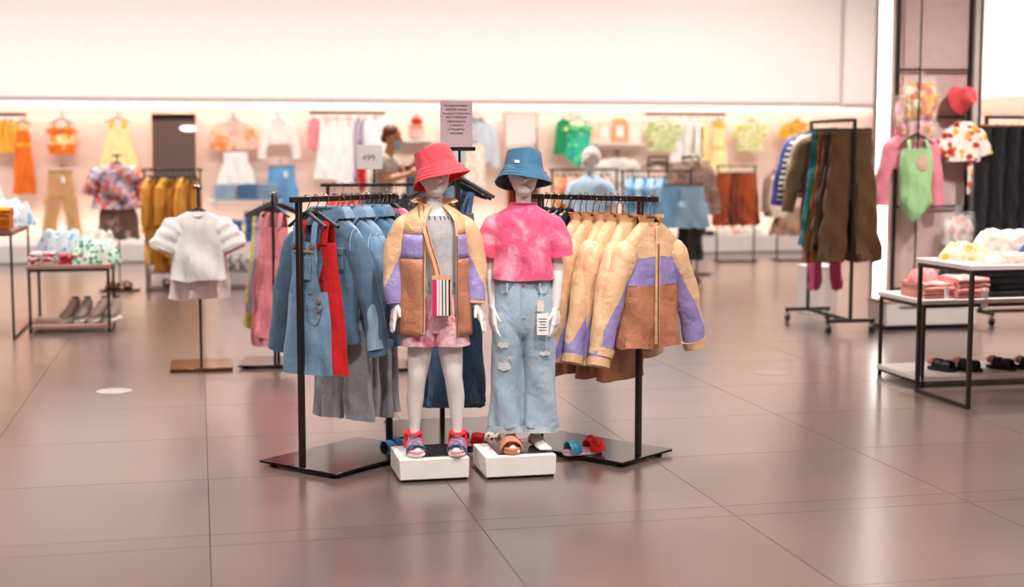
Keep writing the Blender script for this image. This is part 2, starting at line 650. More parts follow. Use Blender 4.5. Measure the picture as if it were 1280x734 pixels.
def bottoms(name, label, loc, rz, mat, w=.14, L=.75, hem=None, d=.05, legs=True, rise=.2, legw=None, gap=0.0, amp=.02, cat='trousers', group=None, hang=True, hook=.07,
            band=None, cuff=None, pockets=None, hlabel=None, hmat=HANG, k=5, tagc=False, fly=True, n=26):
    """a lower garment clipped at the waist: local origin at the waist"""
    sd = nseed()
    t = thing(name, label, cat, loc, rz, group)
    if legs:
        lw = legw or w * .52
        hm = hem or lw
        B().grid(prof_rings([(0, w * .93, d), (-rise * .5, w, d * 1.1), (-rise, w * .99, d * 1.0), (-rise - .05, w * .9, d * .8)], 0, -rise - .05, 8, n, sd, amp * .6), cap1=True).obj('seat', mat, t)
        for sx in (-1, 1):
            cx = lambda z, sx=sx: sx * (w * .5 + gap * min(1, max(0, (-z - rise) / (L - rise))))
            lg = B().grid(prof_rings([(-rise + .06, w * .45, d * .9), (-rise - .03, max(lw, w * .51), d * 1.05), (-L, hm, d)], -rise + .06, -L, 14, 18, sd + sx, amp, 4, cx=cx)).obj('leg', mat, t)
            if cuff:
                B().grid(prof_rings([(-L + .05, hm + .004, d + .004), (-L - .002, hm + .005, d + .005)], -L + .05, -L - .002, 2, 18, sd + sx, amp, 4, cx=cx)).obj('cuff', cuff, lg)
        if fly:
            B().box((0, -d * 1.08, -rise * .45), (.02, .008, rise * .7), .002).obj('fly', mat, t)
    else:
        hm = hem or w * 1.4
        B().grid(prof_rings([(0, w * .95, d), (-L * .35, w * .6 + hm * .42, d * 1.2), (-L, hm, d * 1.6)], 0, -L, 20, 72, sd, amp * 1.5, k + 4)).obj('skirt_panel', mat, t)
    B().grid(prof_rings([(.002, w * .93 + .005, d + .005), (-.035, w * .95 + .006, d + .006)], .002, -.035, 2, n, sd, amp * .3)).obj('waistband', band or mat, t)
    if pockets:
        for sx in (-1, 1):
            B().tube([(sx * w * .9, -d * .62, -.04), (sx * w * .62, -d * 1.08, -.1), (sx * w * .32, -d * 1.14, -.045)], .005, 6, True, sub=3).obj('pocket', pockets, t)
    if tagc:
        B().box((w * .25, -d * 1.3 - .01, -.1), (.045, .003, .08), .001).obj('price_tag', PAPER, t)
    if hang:
        hanger(hlabel or 'black clip hanger above ' + label, (loc[0], loc[1], loc[2] + .012), rz, hook, w * .95, hmat, 'clip')
    return t


def dress(name, label, loc, rz, mat, w=.12, bod=.22, L=.6, hem=.22, d=.04, straps=True, amp=.024, band=None, cat='dress', group=None, hang=True, hook=.09, hlabel=None, smat=None, bib=None, k=6, hmat=HANG,
          strapw=.014, buttons=None, extra=None, sang=0, w0=None):
    sd = nseed()
    t = thing(name, label, cat, loc, rz, group)
    bt = -.12 if straps else -.03
    w0 = w0 or w * .8
    if bib:
        # a narrow bib in front and back over a fuller skirt
        for sy in (-1, 1):
            rows = []
            for i in range(9):
                q = i / 8
                z = bt - (bod) * q
                hw = w0 * (.75 + .25 * q)
                rows.append([(hw * (j / 10 - .5) * 2, sy * (d * .7 + .006 * math.sin(j * .9 + i)), z) for j in range(11)])
            rows2 = [[(x, y + sy * .007, z) for x, y, z in r] for r in rows]
            b = B().grid(rows, False).grid(rows2, False)
            b.obj('bib', mat, t)
        B().box((0, -d * .7 - .012, bt - bod * .5), (w0 * .9, .008, bod * .45), .003).obj('bib_pocket', mat, t)
        zt = bt - bod
    else:
        B().grid(prof_rings([(bt, w0, d), (bt - bod, w, d * 1.05)], bt, bt - bod, 6, 26, sd, amp * .4)).obj('bodice', mat, t)
        zt = bt - bod
    B().grid(prof_rings([(zt + .01, w * 1.02, d * 1.06), (zt - (L - bod) * .4, w * .5 + hem * .52, d * 1.3), (bt - L, hem, d * 1.6)], zt + .01, bt - L, 20, 60, sd, amp * 1.2, k + 2)).obj('skirt_panel', mat, t)
    if band:
        B().grid(prof_rings([(zt + .02, w * 1.03, d * 1.1), (zt - .018, w * 1.06, d * 1.14)], zt + .02, zt - .018, 2, 26, sd, amp * .3)).obj('waistband', band, t)
    if straps:
        for sx in (-1, 1):
            st = B().tube([(sx * w0 * .6, -d * .9, bt - .01), (sx * w0 * .62, -d * .6, bt * .45), (sx * w0 * .62, 0, -.018), (sx * w0 * .62, d * .6, bt * .45), (sx * w0 * .6, d * .9, bt - .01)], strapw, 6, True, .3, up=(0, 1, 0), sub=3).obj('strap', smat or mat, t)
            if buttons:
                B().tube([(sx * w0 * .6, -d * .9 - .006, bt - .015), (sx * w0 * .6, -d * .9 - .016, bt - .015)], .012, 12).obj('buckle', buttons, st)
    if buttons:
        for i in range(2):
            B().tube([(w * .8, -d * .95, zt - .03 - .04 * i), (w * .8, -d * .95 - .014, zt - .03 - .04 * i)], .011, 12).obj('button', buttons, t)
    if extra:
        extra(t, zt, d)
    if hang:
        hanger(hlabel or 'black hanger inside ' + label, loc, rz, hook, w * 1.0, hmat, drop=.035)
    return t


def swimsuit(name, label, loc, rz, mat, w=.12, L=.5, d=.035, cat='swimsuit', group=None, hook=.08, amp=.008, trim=None, hang=True, sleeves=None, slm=None):
    sd = nseed()
    t = thing(name, label, cat, loc, rz, group)
    B().grid(prof_rings([(-.1, w * .85, d), (-.2, w, d), (-L * .6, w * .92, d), (-L * .78, w * 1.02, d), (-L * .9, w * .5, d), (-L, w * .16, d * .7)], -.1, -L, 16, 26, sd, amp), cap1=True).obj('body', mat, t)
    for sx in (-1, 1):
        B().tube([(sx * w * .6, -d * .9, -.11), (sx * w * .5, 0, -.02), (sx * w * .6, d * .9, -.11)], .014, 6, True, .4, up=(0, 1, 0), sub=4).obj('strap', trim or mat, t)
    if trim:
        B().grid(prof_rings([(-.1, w * 1.0, d * 1.4), (-.17, w * 1.25, d * 1.8)], -.1, -.17, 3, 40, sd, .018, 10)).obj('ruffle', trim, t)
    if hang:
        hanger('black hanger inside ' + label, loc, rz, hook, w)
    return t


# ------------------------------------------------------------------ shop furniture
def rack(name, label, loc, rz, ln, ht, plate=(.5, .7), over=.04, r=.013, mat=BRONZE, cat='clothes rack', group=None, base=True, pegs=True):
    """bar along local +y from the near post at the origin"""
    t = thing(name, label, cat, loc, rz, group)
    for y in (0, ln):
        B().box((0, y, ht / 2 + .006), (r * 2, r * 2, ht - .012), .002).obj('post', mat, t)
    B().box((0, ln / 2, ht), (r * 2, ln + over * 2, r * 2), .002).obj('top_bar', mat, t)
    if base:
        B().box((0, ln / 2, .022), (plate[0], plate[1], .012), .002).obj('base_plate', [PLATE], t)
        for sx in (-1, 1):
            for sy in (-1, 1):
                B().tube([(sx * (plate[0] / 2 - .05), ln / 2 + sy * (plate[1] / 2 - .05), 0), (sx * (plate[0] / 2 - .05), ln / 2 + sy * (plate[1] / 2 - .05), .017)], .018, 10).obj('foot', RUBBER, t)
    else:
        for y in (0, ln):
            B().box((0, y, .012), (plate[0], r * 2, .022), .002).obj('foot_bar', mat, t)
    return t


def tstand(name, label, loc, rz, ht, plate=(.42, .3), arm=.0, r=.008, cat='display stand', mat=BRONZE, off=(0, 0), pm=None):
    t = thing(name, label, cat, loc, rz)
    B().box((0, 0, .014), (plate[0], plate[1], .02), .002).obj('base_plate', pm or PLATE, t)
    B().box((off[0], off[1], ht / 2 + .012), (r * 2, r * 2, ht - .024), .002).obj('pole', mat, t)
    if arm:
        B().box((off[0], off[1], ht - r), (arm, r * 2, r * 2), .002).obj('arm', mat, t)
    return t


def folded(name, label, loc, rz, mat, w=.28, d=.22, h=.06, layers=3, cat='folded clothes', group=None, tagc=False):
    """a folded garment: layers with rounded front folds"""
    t = thing(name, label, cat, loc, rz, group)
    rng = random.Random(nseed())
    for L_ in range(layers):
        z0 = h * L_ / layers
        hh = h / layers
        rows = []
        ox, oy = rng.uniform(-.008, .008), rng.uniform(-.008, .008)
        ph = rng.uniform(0, 6)
        for i in range(9):
            x = -w / 2 + w * i / 8
            e = 1 - (abs(i - 4) / 4) ** 6 * .25
            row = []
            for (yy, zz) in [(-.5, .5), (-.488, .15), (-.45, 0.02), (0, 0), (.45, .02), (.488, .15), (.5, .5), (.488, .85), (.45, .98), (.2, 1.04), (0, 1.02), (-.2, 1.04), (-.45, .98), (-.488, .85)]:
                wob = .006 * math.sin(i * 1.3 + yy * 5 + ph)
                row.append((x + ox + (wob if i in (0, 8) else 0), yy * d * (.97 + .03 * e) + oy + wob * .6, z0 + zz * hh * (.8 + .2 * e) + (wob * .6 if zz > .6 else 0) + .0))
            rows.append(row)
        B().grid(rows, True, True, True).obj('fold_layer', mat, t, angle=70)
    if tagc:
        B().box((w * .1, -d / 2 - .006, h * .5), (.05, .003, h * 1.3), .001).obj('price_tag', PAPER, t)
    return t


def heap(name, label, loc, rz, mat, w=.35, d=.3, h=.1, cat='clothes', group=None, amp=.36, freq=4):
    """a crumpled garment dropped on a table"""
    rng = random.Random(nseed())
    ph = [rng.uniform(0, 6.28) for _ in range(6)]
    n, m = 64, 26
    rows = []
    for i in range(m + 1):
        q = i / m
        row = []
        for j in range(n):
            th = 2 * math.pi * j / n
            rr = (1 - q) * (1 + .16 * math.sin(3 * th + ph[0]) + .1 * math.sin(7 * th + ph[1]))
            x, y = rr * math.cos(th), rr * math.sin(th)
            f = math.sin(freq * x * 2 + 2 * math.sin(freq * y + ph[2]) + ph[3]) * .5 + math.sin(freq * 2.7 * y + 3 * x + ph[4]) * .35
            f += .2 * (1 - 2 * abs(math.sin(6 * x + 5 * y + 2 * math.sin(6 * y + ph[5]) + ph[0]))) + .12 * math.sin(13 * y - 9 * x + ph[1])
            z = h * min(1, q * 3.2) ** .6 * (1 - .4 * amp + .5 * amp * f + .15 * q)
            row.append((x * w / 2, y * d / 2, max(0, z) if i else 0))
        rows.append(row)
    b = B().grid(rows, True, True, True)
    o = b.obj(name, mat, angle=80)
    o.location = loc
    o.rotation_euler = (0, 0, rz)
    return tag(o, label, cat, group)


def sneaker(label, loc, rz, mat, solem=None, L=.19, group=None):
    t = thing('sneaker', label, 'shoe', loc, rz, group)
    solem = solem or WHITEP
    def ring(y, w, z0, z1, n=12):
        return [(w * math.cos(2 * math.pi * j / n), y, (z0 + z1) / 2 + (z1 - z0) / 2 * math.sin(2 * math.pi * j / n)) for j in range(n)]
    ys = [(-.5, .2, .0, .028), (-.42, .3, 0, .03), (-.2, .37, 0, .03), (.1, .31, 0, .032), (.35, .31, 0, .036), (.48, .24, 0, .036), (.5, .16, .004, .036)]
    B().grid([ring(y * L, w * L * .5, a, b) for y, w, a, b in ys], True, True, True).obj('sole', solem, t)
    us = [(-.46, .16, .026, .05), (-.38, .27, .026, .062), (-.2, .33, .026, .075), (0, .29, .026, .1), (.15, .27, .026, .125), (.32, .27, .026, .13), (.44, .23, .026, .135), (.49, .14, .03, .13)]
    B().grid([ring(y * L, w * L * .5, a * L / .19, b * L / .19) for y, w, a, b in us], True, True, True).obj('upper', mat, t)
    B().tube([(0, .3 * L, .128 * L / .19), (.0, .3 * L, .134 * L / .19)], .018 * L / .19, 10).obj('opening', RUBBER, t)
    for i in range(3):
        y = (-.16 + .1 * i) * L
        z = (.079 + .02 * i) * L / .19
        B().tube([(-.022, y, z - .006), (0, y, z + .003), (.022, y, z - .006)], .0035, 5).obj('lace', WHITEP, t)
    return t


def sandal(label, loc, rz, sole, straps, L=.18, group=None, bow=None, heel=True, sole2=None, cat='sandal', foot_h=.028, name='sandal'):
    """flat sandal, toe towards -y; STRAPS is [(y fraction, width, height, material)]"""
    t = thing(name, label, cat, loc, rz, group)
    out = []
    for q in range(20):
        a = 2 * math.pi * q / 20
        y = math.sin(a) * .5
        w = (.205 - .05 * y - .04 * math.cos(2 * a) * (y > 0)) * math.cos(a)
        out.append((w * L, y * L))
    def lay(z0, z1, m, nm, s=1.0):
        rows = [[(x * s, y * s, z) for x, y in out] for z in (z0, z0 + (z1 - z0) * .3, z1)]
        rows[0] = [(x * s * .97, y * s * .97, z0) for x, y in out]
        B().grid(rows, True, True, True).obj(nm, m, t)
    lay(0, .014, sole2 or sole, 'outsole')
    lay(.014, .024, sole, 'footbed', .985)
    for (fy, wd_, hh, mt) in straps:
        hw = .19 * L * (1.05 if fy < .1 else .95)
        B().tube([(-hw, fy * L, .012), (-hw * .95, fy * L, .02 + hh * .55), (-hw * .5, fy * L, .02 + hh), (0, fy * L, .022 + hh * 1.08), (hw * .5, fy * L, .02 + hh), (hw * .95, fy * L, .02 + hh * .55), (hw, fy * L, .012)],
                 wd_, 8, True, .18, up=(0, 0, 1), sub=2).obj('strap', mt, t)
    if heel:
        mt = straps[0][3]
        B().tube([(-.16 * L, .1 * L, .02), (-.17 * L, .3 * L, .055), (0, .46 * L, .06), (.17 * L, .3 * L, .055), (.16 * L, .1 * L, .02)], .008, 8, True, .5, sub=3).obj('heel_strap', mt, t)
    if bow:
        for sx in (-1, 1):
            B().ell((sx * .028, bow[1] * L, .062), (.034, .022, .022), 12, 8, Matrix.Rotation(R(sx * 20), 4, 'Y')).obj('bow_loop', bow[0], t)
        B().ell((0, bow[1] * L, .06), (.012, .016, .016), 10, 6).obj('knot', bow[2] if len(bow) > 2 else bow[0], t)
    return t


def boot(label, loc, rz, mat, group=None):
    t = thing('ankle_boot', label, 'boot', loc, rz, group)
    B().box((0, -.01, .012), (.075, .22, .022), .006).obj('sole', RUBBER, t)
    b = B()
    b.ell((0, -.05, .05), (.036, .075, .036), 14, 8)
    b.tube([(0, .05, .03), (0, .055, .1), (0, .06, .2)], [.042, .04, .046], 14)
    b.obj('upper', mat, t)
    return t


def caster(parent, x, y, top):
    c = B().tube([(x, y, top), (x, y, .06)], .009, 8).obj('caster', BLACK, parent)
    B().tube([(x - .012, y, .035), (x + .012, y, .035)], .035, 16).obj('wheel', RUBBER, c)
    B().box((x, y + .004, .06), (.034, .05, .03), .004).obj('fork', CHROME, c)


def remesh(b, name, mat, parent=None, voxel=.005, smooth=6):
    """one continuous skin over the collected closed volumes"""
    me = bpy.data.meshes.new(name + '_raw')
    me.from_pydata(b.v, [], b.f)
    bm = bmesh.new()
    bm.from_mesh(me)
    bmesh.ops.recalc_face_normals(bm, faces=bm.faces)
    bm.to_mesh(me)
    bm.free()
    o = bpy.data.objects.new(name + '_raw', me)
    COL.objects.link(o)
    md = o.modifiers.new('r', 'REMESH')
    md.mode = 'VOXEL'
    md.voxel_size = voxel
    if smooth:
        ms = o.modifiers.new('s', 'SMOOTH')
        ms.factor = .5
        ms.iterations = smooth
    dg = bpy.context.evaluated_depsgraph_get()
    new = bpy.data.meshes.new_from_object(o.evaluated_get(dg))
    bpy.data.objects.remove(o)
    new.name = name
    new.materials.clear()
    for mt in (mat if isinstance(mat, (list, tuple)) else [mat]):
        new.materials.append(mt)
    new.polygons.foreach_set('use_smooth', [True] * len(new.polygons))
    r = bpy.data.objects.new(name, new)
    COL.objects.link(r)
    if parent:
        r.parent = parent
    return r


def hand(b, wrist, down, side, palmn, s=1.0, spread=8, curl=.25):
    """palm and five fingers; DOWN points to the fingertips, SIDE to the thumb, PALMN out of the palm"""
    W, D, S, N = Vector(wrist), Vector(down).normalized(), Vector(side).normalized(), Vector(palmn).normalized()
    for i, q in enumerate((-.016, -.005, .006, .016)):
        b.tube([W + S * q * .7 * s, W + D * .035 * s + S * q * s, W + D * .062 * s + S * q * 1.1 * s], [.011 * s, .0135 * s, .0105 * s], 8)
    for i, (q, ln) in enumerate(((-.0195, .040), (-.0065, .05), (.0065, .054), (.0195, .048))):
        a = R(spread * (i - 1.5) / 1.5)
        dd = (D * math.cos(a) + S * math.sin(a))
        p0 = W + D * .056 * s + S * q * s
        p1 = p0 + dd * ln * .5 * s + N * ln * curl * .25 * s
        p2 = p1 + (dd + N * curl).normalized() * ln * .32 * s
        p3 = p2 + (dd + N * curl * 2).normalized() * ln * .25 * s
        b.tube([p0, p1, p2, p3], [.0075 * s, .0068 * s, .006 * s, .0045 * s], 7)
    t0 = W + D * .015 * s + S * .014 * s
    b.tube([t0, t0 + (D * .5 + S * .85 + N * .2).normalized() * .026 * s, t0 + (D * .5 + S * .85 + N * .2).normalized() * .026 * s + (D * .9 + S * .4 + N * .3).normalized() * .026 * s], [.0105 * s, .0085 * s, .0055 * s], 7)


def foot(b, x, y, z, ang, s=1.0):
    """bare foot, toes towards -y turned by ANG; z is the sole"""
    M = Matrix.Rotation(ang, 4, 'Z')
    def w(p):
        return M @ Vector(p) * s + Vector((x, y, z))
    b.tube([w((0, .035, .022)), w((0, 0, .03)), w((.0, -.05, .024)), w((.002, -.1, .014))], [.022 * s, .027 * s, .027 * s, .016 * s], 12)
    b.ell(w((0, -.075, .014)), (.031 * s, .035 * s, .014 * s), 12, 8)
    for i, q in enumerate((-.022, -.011, 0, .011, .021)):
        e = abs(q - .01) * .35
        b.tube([w((q, -.085, .012)), w((q * 1.05, -.118 + e, .011)), w((q * 1.05, -.13 + e, .008))], [.0075 * s, .0075 * s, .0055 * s], 7)

# ================================================================== SETTING
def floor_mat():
    m, nt, b = newmat('polished_concrete_tile')
    n = nd(nt, 'ShaderNodeTexNoise', i_Scale=1.3, i_Detail=3)
    nt.links.new(coords(nt), n.inputs['Vector'])
    n2 = nd(nt, 'ShaderNodeTexNoise', i_Scale=160, i_Detail=3)
    nt.links.new(coords(nt), n2.inputs['Vector'])
    ad = nd(nt, 'ShaderNodeMath', operation='MULTIPLY_ADD')
    ad.inputs[1].default_value = .3
    nt.links.new(n2.outputs[0], ad.inputs[0])
    nt.links.new(n.outputs[0], ad.inputs[2])
    nt.links.new(ramp(nt, ad.outputs[0], [(.0, '#584843'), (1.0, '#745f59')]), b.inputs['Base Color'])
    b.inputs['Roughness'].default_value = .28
    b.inputs['Specular IOR Level'].default_value = .85
    b.inputs['Coat Weight'].default_value = .55
    b.inputs['Coat Roughness'].default_value = .2
    b.inputs['Coat IOR'].default_value = 1.6
    bump(nt, b, n2.outputs[0], .03, .002)
    return m


FLOORM = floor_mat()
GROUT = plain('#3d3330', .8, key='tile_joint')
WALLM = plain('#bfa496', .75, vary=.03, key='wall_paint')
DARKW = plain('#8a766d', .75, vary=.03, key='dark_wall_paint')
BULKM = plain('#efe6e1', .7, vary=.015, key='bulkhead_paint')
CEILM = plain('#cfc3bc', .8, vary=.02, key='ceiling_paint')
MAUVE = plain('#d6bbb4', .6, vary=.03, key='mauve_panel')

X0, X1, Y0, Y1 = -8.0, 10.45, -5.0, 20.62
fl = B().box(((X0 + X1) / 2, (Y0 + Y1) / 2, -.056), (X1 - X0, Y1 - Y0, .1), 0).obj('floor', GROUT)
struct(fl)
XL = [.015 + 1.065 * i for i in range(-8, 11)]
YL = [5.437 - .985 * i for i in range(10, 0, -1)] + [5.437, 5.6] + [5.6 + .98 * i for i in range(1, 16)]
XL = [max(X0, min(X1, x)) for x in XL]
XL.append(X1)
YL = [y for y in YL if y > Y0] + [Y1]
TM = {}
rest = B()
for i in range(len(XL) - 1):
    for j in range(len(YL) - 1):
        w, d = XL[i + 1] - XL[i], YL[j + 1] - YL[j]
        if w < .02:
            continue
        c = ((XL[i] + XL[i + 1]) / 2, (YL[j] + YL[j + 1]) / 2, 0)
        vis = 3.4 < c[1] < 19.9 and c[1] * .0 - 3.2 < c[0] < 2.5 + c[1] * .62 and c[0] > -.8 - c[1] * .15
        if vis:
            k = (round(w, 3), round(d, 3))
            if k not in TM:
                TM[k] = B().box((0, 0, -.005), (w - .0032, d - .0032, .01), 0).obj('tile', FLOORM, fl)
                TM[k].location = c
            else:
                o = TM[k].copy()
                COL.objects.link(o)
                o.location = c
        else:
            rest.box((c[0], c[1], -.005), (w - .0032, d - .0032, .01), 0)
o = rest.obj('tile_field', FLOORM, fl)
o['kind'] = 'stuff'

struct(B().box(((X0 + X1) / 2, (Y0 + Y1) / 2, CEIL + .05), (X1 - X0 + .4, Y1 - Y0 + .4, .1), 0).obj('ceiling', CEILM))
struct(B().box(((X0 + X1) / 2, Y1 + .05, CEIL / 2), (X1 - X0 + .2, .1, CEIL), 0).obj('wall_back', WALLM))
struct(B().box(((X0 + X1) / 2, Y0 - .05, CEIL / 2), (X1 - X0 + .2, .1, CEIL), 0).obj('wall_front', DARKW))
struct(B().box((X0 - .05, (Y0 + Y1) / 2, CEIL / 2), (.1, Y1 - Y0, CEIL), 0).obj('wall_left', DARKW))
struct(B().box((X1 + .05, (Y0 + Y1) / 2, CEIL / 2), (.1, Y1 - Y0, CEIL), 0).obj('wall_right', WALLM))
# bulkheads that hide the light strips
struct(B().box(((X0 + 9.54) / 2, 20.23, (2.185 + CEIL) / 2), (9.54 - X0, .06, CEIL - 2.185), .006).obj('trim_1', BULKM))
struct(B().box((9.8, 20.16, (2.165 + CEIL) / 2), (.5, .14, CEIL - 2.165), .006).obj('trim_2', BULKM))
struct(B().box((10.09, 13.6, (2.19 + CEIL) / 2), (.06, 13.4, CEIL - 2.19), .006).obj('trim_3', BULKM))
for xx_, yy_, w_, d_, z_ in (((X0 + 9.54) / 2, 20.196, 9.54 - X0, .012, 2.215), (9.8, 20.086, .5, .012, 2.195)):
    struct(B().box((xx_, yy_, z_), (w_, d_, .06), .002).obj('shade_trim_6', plain('#a8999a', .5, key='edge_shade_grey')))  # lip strip coloured grey for the shade along the bulkhead's lower edge
# low display platform along the back wall with the channel of its light strip
pf = B().box(((X0 + X1) / 2, 20.3, .13), (X1 - X0, .62, .24), .006).obj('trim_4', WHITEB)
struct(pf)
B().box(((X0 + X1) / 2, 20.0, .01), (X1 - X0, .06, .02), 0).obj('kick_board', plain('#6f5f58', .7, key='kick'), pf)
B().box((1.2, 20.3, .28), (18.3, .02, .06), .003).obj('light_channel', WHITEP, pf)
# dark ceiling beam, seen in the tilted mirror
struct(B().box(((X0 + X1) / 2, 13.4, CEIL - .12), (X1 - X0, .5, .24), .01).obj('trim_5', BLACK))

# lamps in the ceiling
LENS = emit('#fff1e2', 6)
for i, (x, y) in enumerate(LAMPS):
    t = thing('ceiling_lamp', 'round ceiling lamp, %s in the %s row from the shop entrance' % (ORD[i % 5], ORD[i // 5]), 'lamp', (x, y, CEIL), 0, 'recessed lamps in the ceiling')
    B().tube([(0, 0, -.001), (0, 0, -.05)], .2, 24).obj('housing', WHITEP, t)
    B().tube([(0, 0, -.05), (0, 0, -.054)], .17, 24).obj('diffuser', LENS, t)
    light('ceiling_lamp_light', (x, y, CEIL - .06), (x, y, 0), .3, .3, LAMP_W, WARM, 'DISK', 115)

for nm, x, y, tx, ty, tz in [('added black track lamp brightening the swimwear column', 6.3, 8.4, 6.2, 11.3, 1.5), ('added black track lamp brightening the aisle tables', 4.2, 5.6, 5.0, 8.2, .7)] + [q[:6] for q in ADDED_TRACK]:
    t = thing('added_track_lamp', nm, 'lamp', (x, y, CEIL), 0)  # housings for the added fill spots, out of view
    B().tube([(0, 0, 0), (0, 0, -.1)], .012, 8).obj('stem', BLACK, t)
    v_ = (Vector((tx, ty, tz)) - Vector((x, y, CEIL - .2))).normalized()
    B().tube([Vector((0, 0, -.19)) - v_ * .2, Vector((0, 0, -.19)) - v_ * .02], .11, 16).obj('spot_head', BLACK, t)
# display column with lit edge, rails and bars
cw = B().box((6.22, 11.44, CEIL / 2), (.84, .26, CEIL), .004).obj('wall_column', MAUVE)
struct(cw)
B().box((5.792, 11.4, CEIL / 2), (.016, .2, CEIL - .02), .002).obj('light_panel', emit('#fff6ee', 5), cw)
B().box((5.80, 11.55, CEIL / 2), (.04, .03, CEIL - .02), .003).obj('edge_profile', plain('#6b5d58', .4, .4, key='profile'), cw)
B().box((6.60, 11.295, CEIL / 2), (.05, .03, CEIL - .02), .003).obj('edge_profile', WHITEB, cw)
B().box((6.637, 11.29, CEIL / 2), (.016, .04, CEIL - .02), .003).obj('edge_profile', BLACK, cw)
wf = thing('wall_display_rail', 'black slotted uprights and crossbars on the mauve column', 'display rail', (6.2, 11.29, 0))
for x in (-.34, .34):
    u = B().box((x, 0, 2.1), (.03, .03, 4.1), .003).obj('upright', BLACK, wf)
for z in (2.2, 1.8, 1.03, .32):
    B().box((0, -.02, z), (.7, .018, .018), .003).obj('crossbar', BLACK, wf)
B().tube([(-.25, -.22, .3), (-.25, -.22, 4.1)], .008, 8).obj('front_pole', BLACK, wf)
B().tube([(-.25, -.22, 4.1), (-.25, -.02, 4.1)], .008, 8).obj('pole_arm', BLACK, wf)
B().tube([(-.25, -.22, .32), (-.25, -.02, .32)], .008, 8).obj('pole_arm', BLACK, wf)
for x, z in ((-.22, 2.2), (.2, 2.2), (.2, 1.83), (-.2, 1.78)):
    B().tube([(x, -.02, z), (x, -.14, z + .01)], .005, 6).obj('peg', CHROME, wf)
pc = thing('low_cabinet', 'low white cabinet with pale wood top under the swimwear column', 'cabinet', (6.05, 11.12, 0))
B().box((0, 0, .02), (.8, .3, .04), 0).obj('kick_board', BLACK, pc)
B().box((0, -.01, .135), (.84, .34, .19), .004).obj('body', WHITEB, pc)
B().box((0, -.012, .24), (.85, .35, .02), .004).obj('top_board', WOOD, pc)
B().tube([(-.3, -.19, .2), (.3, -.19, .2)], .006, 6).obj('handle', BLACK, pc)

# floor stickers
for i, (x, y, l) in enumerate(((-.544, 9.19, 'round white sticker on the floor in front of the white tee stand'), (3.79, 9.0, 'faint round sticker on the floor beside the windbreaker rack'))):
    o = B().tube([(0, 0, 0), (0, 0, .001)], .11, 28).obj('floor_sticker', plain('#ab9d9a' if i == 0 else '#8d7f7b', .5, vary=.05), None)
    o.location = (x, y, .0005)
    tag(o, l, 'sticker')


# ================================================================== NEAR DENIM RACK
DR, DRZ, DU = (.452, 6.655), R(-48.7), (.751, .660)
rack('clothes_rack', 'dark metal rack crowded with blue denim beside the red-hatted mannequin', (*DR, 0), DRZ, .62, 1.28, (.5, .7), .05)


def on(loc, u, s, z):
    return (loc[0] + u[0] * s, loc[1] + u[1] * s, z)


JD = denim('#56708a', .3)
JD2 = denim('#94b3cb', .25)
JD3 = denim('#7797b2', .25)
JD4 = denim('#628aac', .25)
DUN = denim('#7290ac', .28)
GREYD = denim('#b9bcc3', .14)
STITCH = plain('#b88a55', .7, key='tan_stitch')
DSEAM = denim('#4d6880', .2)
BUTT = plain('#c7bfb6', .3, .8, key='metal_button')
RED = fabric('#c3161b', folds=.3)
g = 'garments on the denim rack'


def seams(t, zt, d):
    B().tube([(.02, -d * 1.25, zt - .05), (.03, -d * 1.35, zt - .13), (.075, -d * 1.2, zt - .14), (.1, -d * .9, zt - .06)], .0022, 5, sub=4).obj('pocket_seam', DSEAM, t)
    B().tube([(0, -d * 1.2, zt - .03), (0, -d * 1.7, zt - .3)], .002, 5).obj('front_seam', DSEAM, t)
    B().box((0, -d * .7 - .018, zt + .2), (.11, .004, .012), .001).obj('bib_seam', STITCH, t)


dress('dungaree_dress', 'blue denim dungaree dress with metal buckles at the rack end', on(DR, DU, .055, 1.2), DRZ + R(8), DUN, .105, .24, .62, .14, .03, True, .008, None, 'dress', g, True, .08,
      None, DUN, True, 3, strapw=.016, buttons=BUTT, extra=seams, w0=.085)
dress('pinafore_dress', 'bright red pinafore dress between blue denim jackets', on(DR, DU, .115, 1.2), DRZ - R(4), RED, .15, .2, .62, .2, .03, True, .008, None, 'dress', g, True, .08, strapw=.028, w0=.125)
top('denim_jacket', 'dark blue denim jacket with chest pockets behind the red pinafore', on(DR, DU, .175, 1.2), DRZ + R(12), JD, .18, .6, .165, .045, .055, .07, .014, .54, 13, (.066, .045), None, JD, JD, JD, 4,
    (.085, -.2, .085, .1), 'jacket', g, hook=.08, placket=JD, bmat=BUTT, seam=denim('#8aa3b8', .1))
for i, (s, m, L, nm) in enumerate(((.255, JD2, .54, 'pale blue denim jacket right behind the dark jacket'),
                                    (.33, JD3, .58, 'mid blue denim jacket, second behind the dark jacket'),
                                    (.4, JD2, .56, 'faded denim jacket, third behind the dark jacket'),
                                    (.47, JD4, .6, 'washed denim jacket, fourth behind the dark jacket'),
                                    (.54, JD3, .6, 'blue denim jacket near the far post, fifth behind the dark jacket'))):
    top('denim_jacket', nm, on(DR, DU, s, 1.2), DRZ + R((-7, 5, -4, 7, 0)[i]), m, .17, L, .155, .034, .055, .08, .014, .5, 14, (.054, .044), None, m, m, m, 4, (.075, -.2, .07, .085), 'jacket', g, hook=.08, placket=m, bmat=BUTT, seam=denim(('#c3d4e2', '#b3c8d9', '#cfdce6', '#a9c2d6', '#b3c8d9')[i], .1))
for i, s in enumerate((.29, .36, .43, .5)):
    bottoms('denim_culottes', ORD[i] + ' grey denim culottes hanging below the jackets on the rack', on(DR, DU, s, .92 - .03 * (i % 2)), DRZ + R(4 * (-1) ** i), GREYD, .15, .66 + .05 * ((i + 1) % 2), .09, .022, True, .2, .09, .02, .01, 'trousers', g, True, .34)
DKP = floral('#22262c', ['#dcdcdc', '#22262c', '#3a4048', '#22262c'], 30, .4)
